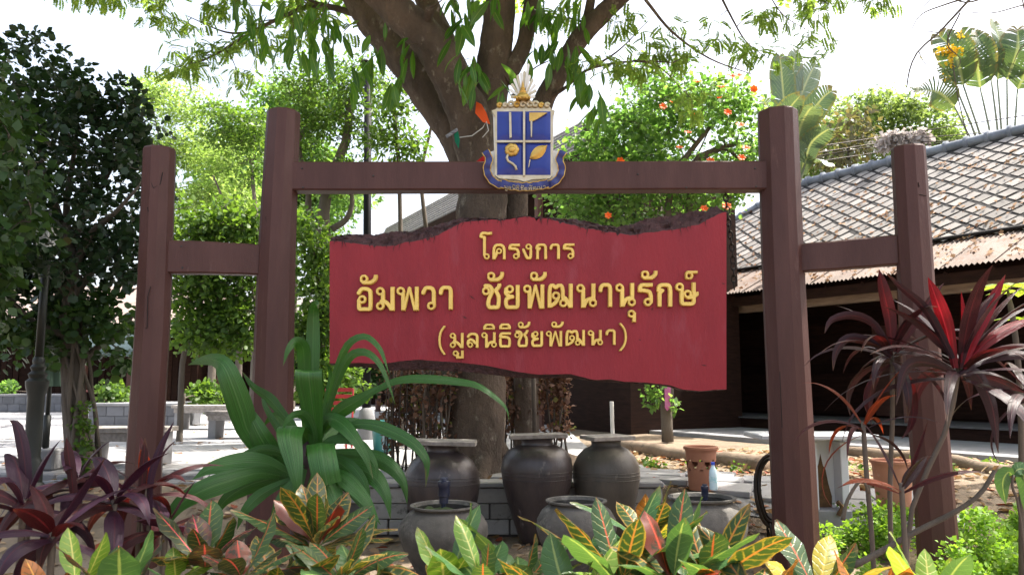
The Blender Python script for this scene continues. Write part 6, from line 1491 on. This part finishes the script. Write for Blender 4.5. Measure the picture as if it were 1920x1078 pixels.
croton(1330, 1091, 3.2, 15, .36, .06, [C_YG,C_OR,C_GY,C_GR,C_GY,C_GR], 9, 'bright yellow and orange croton in front of the right open jar')
croton(1430, 1136, 3.0, 10, .34, .062, [C_GY,C_PG,C_GY,C_OR], 10, 'croton with dark green yellow spotted leaves left of the right inner post base')
croton(1535, 1111, 3.2, 12, .32, .06, [C_PG,C_GR,C_YE,C_GR], 11, 'dark green croton with two yellow leaves at the right inner post base')
croton(1635, 1146, 3.0, 10, .30, .055, [C_OR,C_OR,C_GY,C_RD], 12, 'orange red croton at the bottom between the two right posts')
croton(225, 1121, 3.2, 11, .30, .065, [C_GR,C_PG,C_GR,C_DR], 13, 'dark green croton with orange midribs below the purple plants')
croton(145, 1111, 3.25, 7, .26, .055, [C_LG,C_LG,C_PG], 14, 'pale lime croton with wavy leaf edges at the lower left')
croton(95, 1151, 3.1, 7, .26, .05, [C_OR,C_GY,C_OR], 15, 'orange croton peeping up at the bottom left corner')
croton(1748, 1136, 2.9, 6, .24, .05, [C_LG,C_PG], 16, 'single upright green croton shoot before the right outer post', (.9,1.45), (0,.2))
croton(690, 1136, 3.2, 10, .30, .06, [C_GR,C_GY,C_PG], 17, 'low green croton at the bottom edge right of the bushy yellow veined one')
croton(1865, 1146, 3.0, 6, .22, .045, [C_LG,C_YE], 18, 'small lime and yellow croton in the bottom right corner')
croton(1075, 1146, 3.1, 9, .30, .055, [C_PG,C_GY,C_LG], 19, 'low leafy croton at the bottom edge between the plain green and the large sunlit ones')
croton(455, 1078, 3.25, 12, .28, .055, [C_DR,C_GR,C_GY,C_RD], 20, 'low dark croton at the bottom edge between the dark pink ribbed and yellow green ones')
croton(640, 1080, 3.25, 14, .28, .056, [C_GY,C_GR,C_GY,C_PG], 21, 'low green and orange croton at the bottom edge right below the bushy yellow veined one')
croton(1260, 1085, 3.1, 14, .32, .058, [C_PG,C_GR,C_GY,C_RD], 22, 'leafy croton at the bottom edge right of the large sunlit green one')
croton(905, 1098, 3.2, 12, .30, .056, [C_PG,C_GR,C_PG,C_LG], 23, 'green croton at the bottom edge left of the plain paddle leaved one')
# ------------------------------------------------------------------ purple cordylines at the left
TI_P = blademat('purple_leaf', (0.020,0.007,0.016), (0.034,0.012,0.026), rib=(0.06,0.015,0.025), stripes=.35, trans=.15, tcol=(2.2,.8,1.0), dust=.05, spec=.28, rough=.34)
TI_R = blademat('dark_red_leaf', (0.028,0.006,0.008), (0.046,0.010,0.012), rib=(0.09,0.016,0.02), stripes=.3, trans=.22, tcol=(2.4,.7,.6), dust=.05, spec=.28, rough=.34)
TI_O = blademat('red_orange_leaf', (0.13,0.030,0.014), (0.17,0.048,0.016), rib=(0.35,0.08,0.04), stripes=.3, trans=.4, tcol=(1.8,.8,.5), dust=.05, spec=.28, rough=.34)
TI_B = blademat('bronze_leaf', (0.022,0.010,0.014), (0.036,0.014,0.019), rib=(0.07,0.022,0.028), stripes=.4, trans=.14, tcol=(2.2,.8,.7), dust=.05, spec=.28, rough=.34)
TI_X = blademat('crimson_leaf', (0.16,0.010,0.016), (0.10,0.008,0.012), rib=(0.28,0.03,0.045), stripes=.4, trans=.3, tcol=(1.7,.6,.6), dust=.05, spec=.28, rough=.34)
def ti(px, py, d, n, L, W, mats, seed, label, grp, el=(-.1,1.4), droop=(.3,1.5), stems=((0,0),), lean=0.0):
    c = P(px, py, d); c0 = Vector((c.x + lean, c.y, h(c.x, c.y) if d > 5.5 else 0.0)); o = thing('cordyline', label, 'plant', c0, grp)
    part('stem', G().tube(cr([c0 - Vector((0,0,.1)), c0.lerp(c,.4) + Vector((lean*.3,0,0)), c0.lerp(c,.75), c], 9), [.015]*8 + [.013], 8), M_TWIG, o, True)
    rosette(o, c, n, L, W, mats[0], seed, el, droop, w_strap, .5, 11, .3, .22, mats=mats, cols=(-1,0,1) if W < .03 else (-1,-.5,0,.5,1))
    return o
PG = 'purple cordylines at the left end of the bed'
ti(45, 935, 3.9, 10, .50, .047, [TI_P,TI_P,TI_R], 1, 'purple cordyline at the very left with broad drooping leaves', PG, (-.1,1.3), (.9,2.3))
ti(140, 900, 4.2, 11, .46, .046, [TI_R,TI_P,TI_P], 2, 'dark red purple cordyline under the left tree trunk', PG, (-.1,1.35), (.9,2.3))
ti(215, 930, 3.9, 11, .44, .046, [TI_P,TI_P,TI_R], 3, 'purple cordyline with a violet leaf before the outer left post', PG, (-.1,1.3), (.9,2.3))
ti(275, 910, 4.3, 11, .46, .04, [TI_R,TI_P,TI_O,TI_P], 4, 'cordyline with rusty red leaves at the foot of the outer left post', PG, (-.1,1.4), (.7,2.2))
ti(100, 990, 3.6, 10, .40, .045, [TI_P,TI_P,TI_R], 5, 'low purple cordyline near the bottom left corner', PG, (-.2,1.2), (.4,1.8))
ti(310, 980, 4.0, 10, .36, .04, [TI_P,TI_R], 6, 'small purple cordyline beside the dark pink ribbed croton', PG, (-.2,1.2), (.4,1.8))
# tall upright leaves of the purple clump
for i, (pts, wpx, m) in enumerate((([(52,1000),(50,920),(44,850),(32,800),(18,788)],11,TI_P),([(140,960),(135,900),(128,850),(124,820)],9,TI_R),([(280,980),(282,900),(300,840),(326,790)],7,TI_P),([(262,960),(268,880),(272,820)],8,TI_R))):
    o = thing('cordyline_shoot', ('tall violet leaf standing before the lamp post','narrow red leaf standing before the vine wrapped trunk','thin dark leaf slanting up right of the outer left post','stubby red shoot against the foot of the outer left post')[i], 'plant', tuple(P(*pts[0],4.0)), 'upright leaves of the purple clump')
    part('leaf', blade([P(x,y,4.0) for x,y in pts], w_strap(S(wpx,4.0),.6,.5), None, .3, .3, 12), m, o, True)
    part('stem', G().tube([P(*pts[0],4.0), Vector((P(*pts[0],4.0).x, 4.0, -.05))], .012, 6), M_TWIG, o)
# ------------------------------------------------------------------ red cordylines at the right
RG = 'red cordylines by the right outer post'
ti(1800, 672, 4.9, 24, .84, .040, [TI_B,TI_B,TI_B,TI_B,TI_R], 11, 'largest cordyline with crimson heart leaves before the right outer post', RG, (-.1,1.35), (.5,1.7), lean=-.42)
ti(1672, 655, 5.2, 18, .62, .034, [TI_B,TI_B,TI_B,TI_R], 12, 'cordyline with dark bronze leaves between the two right posts', RG, (-.3,1.3), (.9,2.2), lean=-.08)
ti(1618, 790, 5.0, 10, .55, .022, [TI_B,TI_R,TI_O], 13, 'sparse lower cordyline with arching thin leaves right of the inner post', RG, (-.2,1.3), (.6,2.1), lean=.02)
ti(1690, 905, 4.6, 7, .42, .036, [TI_O,TI_R,TI_B], 14, 'young cordyline with rust orange leaves in front of the wide pot', RG, (.3,1.35), (.2,.9))
ti(1925, 720, 4.8, 10, .65, .036, [TI_B,TI_R,TI_B], 16, 'cordyline head cut off by the right edge', RG, (-.3,1.4), (.5,1.8), lean=-.05)
# a few crimson upright leaves at the heart of the big head
big = [x for x in bpy.data.objects if x.name.startswith('cordyline') and x.get('label','').startswith('largest')][0]
for pts, wpx, m in (([(1795,690),(1770,640),(1735,580),(1690,540),(1660,510)],9,TI_B),([(1790,690),(1775,620),(1755,560),(1740,520)],15,TI_X),([(1805,690),(1830,620),(1860,560),(1885,515)],13,TI_X),([(1800,690),(1815,630),(1838,580),(1870,545)],10,TI_R),([(1805,690),(1850,640),(1900,610),(1950,595)],12,TI_X),([(1802,680),(1806,600),(1802,545)],5,TI_X),([(1800,700),(1850,670),(1920,665),(1970,690)],11,TI_B),([(1790,700),(1740,680),(1700,690),(1680,760)],12,TI_B),([(1800,700),(1830,700),(1860,760),(1872,850)],14,TI_B)):
    part('leaf', blade([P(x,y,4.85) for x,y in pts], w_strap(S(wpx,4.85),.4,.4), None, .5, .3, 12), m, big, True)
m2 = [x for x in bpy.data.objects if x.name.startswith('cordyline') and x.get('label','').startswith('cordyline with dark bronze')][0]
for pts, wpx, m in (([(1672,660),(1668,600),(1655,540),(1648,505)],13,TI_R),([(1670,660),(1640,610),(1600,592),(1560,600),(1546,625)],9,TI_B),([(1670,670),(1630,640),(1590,635),(1568,660),(1562,695)],9,TI_B),([(1680,660),(1720,600),(1745,560),(1770,530)],8,TI_R)):
    part('leaf', blade([P(x,y,5.15) for x,y in pts], w_strap(S(wpx,5.15),.5,.4), None, .45, .3, 12), m, m2, True)
# bare crooked stems crossing there
for pts, r0, lab in (([(1600,1060),(1640,1040),(1720,995),(1790,960),(1838,925),(1865,882)],.020,'grey crooked bare stem slanting up to the right across the outer post'),([(1580,975),(1590,935),(1615,900),(1630,925)],.012,'short curved bare stem beside the white steel stand')):
    o = solo('bare_shrub', G().tube(cr([P(x,y,4.7) for x,y in pts], 14), [r0*(1-.4*i/13) for i in range(14)], 7), M_TRUNK2, lab, 'stem', tuple(P(*pts[0],4.7)), 'bare stems among the red cordylines', True)
# plant with fingered leaves at the right edge
M_FING = blademat('fingered_leaf', (0.14,0.24,0.035), (0.22,0.30,0.05), rib=(0.4,0.42,0.15), trans=.5, rough=.4)
o = thing('fingered_plant', 'small plant with bright fingered leaves at the right edge above the red cordyline', 'plant', (P(1905,1000,5.6).x, 5.6, .02))
part('stem', G().tube(cr([(P(1905,1000,5.6).x,5.6,-.05), P(1915,800,5.6), P(1905,640,5.6), P(1890,545,5.6)], 10), [.02]*9+[.008], 7), M_TWIG, o, True)
for px, py in ((1888,540),(1925,600),(1915,550)):
    c = P(px, py, 5.6 + (px-1900)*.004)
    for k in range(8):
        az = k*math.pi/4 + .3; part('leaflet', blade(arch(c, az, .35, S(62,5.6), .9), w_ellip(S(9.5,5.6),.6), (-math.sin(az),math.cos(az),0), 0, .2, 7, (-1,0,1)), M_FING, o, True)
o = thing('drooping_plant', 'small plant with two hanging green leaves at the lower right edge', 'plant', (P(1920,1010,5.0).x, 5.0, .02))
part('stem', G().tube(cr([(P(1925,1050,5).x,5,-.05), P(1912,960,5), P(1898,915,5), P(1900,890,5)], 8), .009, 6), M_TWIG, o, True)
for pts in ([(1900,892),(1890,885),(1880,905),(1886,945)],[(1900,892),(1915,885),(1925,915),(1922,960)],[(1900,890),(1908,880),(1922,880),(1940,900)]):
    part('leaf', blade([P(x,y,5) for x,y in pts], w_ellip(S(14,5),.55), None, .3, .25, 9), C_PG, o, True)
# ------------------------------------------------------------------ ground cover, litter
rng = np.random.default_rng(44)
def on_ground(n, fx, fy):
    pts = []
    while len(pts) < n:
        x, y = fx(), fy(); pts.append((x, y, h(x,y)))
    return np.array(pts)
LF_COVER = leafmat('fresh_ground_cover', (0.13,0.26,0.035), (0.24,0.38,0.06), .45, (1.6,1.6,.7), .5)
def cover(name, label, xr, yr, n, hgt, m, thr=0.0, L=.055):
    pts = []
    while len(pts) < n:
        x, y = rng.uniform(*xr), rng.uniform(*yr)
        v = noise.noise(Vector((x*2.6, y*2.6, 4)))
        if v < thr: continue
        pts.append((x, y, h(x,y) + rng.uniform(0,1)**.7*hgt*(.35 + 1.3*max(0,v))))
    V, Fc = clump_leaves(rng, np.array(pts), 12, .07, L, hang=-.2, up=1.3); me = np_mesh(name, V, Fc)
    return solo(name, me, m, label, 'ground cover', (0,0,0), None, None, 'stuff')
cover('ground_cover', 'bright green low ground cover round the right outer post', (2.55,5.2), (5.3,7.3), 1500, .38, LF_COVER, .10, .034)
cover('grass', 'sparse dry green grass along the log kerbs', (1.2,7.5), (9.3,10.4), 150, .06, LF_MID, .05, .05)
cover('weeds', 'small weeds in the shaded bed at the lower left', (-3.4,-1.9), (4.3,5.4), 260, .2, LF_MID, -.1, .05)
n = 10500; xs_ = rng.uniform(-7.5, 9, n); ys_ = rng.uniform(4.2, 12.5, n)
keep = ((xs_ > 1.1) & (.836*xs_ + .549*ys_ < 11.25) & (rng.uniform(size=n) < .95)) | ((ys_ < 8.9) & (rng.uniform(size=n) < .45))
P_ = np.array([(x, y, h(x,y)+.02) for x, y in zip(xs_[keep], ys_[keep])]); d_ = rand_dirs(rng, len(P_)); d_[:,2] *= .25; z_ = rng.normal(size=(len(P_),3))*.3; z_[:,2] += 1
V, Fc = scatter(T_OVAL, P_, d_, z_, rng.uniform(.05,.13,len(P_)), .8)
LF_LIT = leafmat('leaf_litter', (0.20,0.12,0.06), (0.42,0.30,0.18), .2, (1.2,1.1,.8), .75, dead=(.28,.07,.03), deadamt=.15)
solo('leaf_litter', np_mesh('leaf_litter', V, Fc), LF_LIT, 'dry brown leaves scattered over the bare ground', 'leaf litter', (0,0,0), None, None, 'stuff')
n = 420; xs_ = rng.uniform(-9, -.5, n); ys_ = rng.uniform(9.4, 20, n)
P_ = np.array([(x, y, .515) for x, y in zip(xs_, ys_)]); d_ = rand_dirs(rng, n); d_[:,2] *= .1; z_ = rng.normal(size=(n,3))*.15; z_[:,2] += 1
V, Fc = scatter(T_LEAF, P_, d_, z_, rng.uniform(.04,.11,n), .8)
solo('fallen_leaves', np_mesh('fallen_leaves_plaza', V, Fc), M_DRY, 'few dry leaves lying on the pale plaza', 'leaves', (0,0,0), None, None, 'stuff')
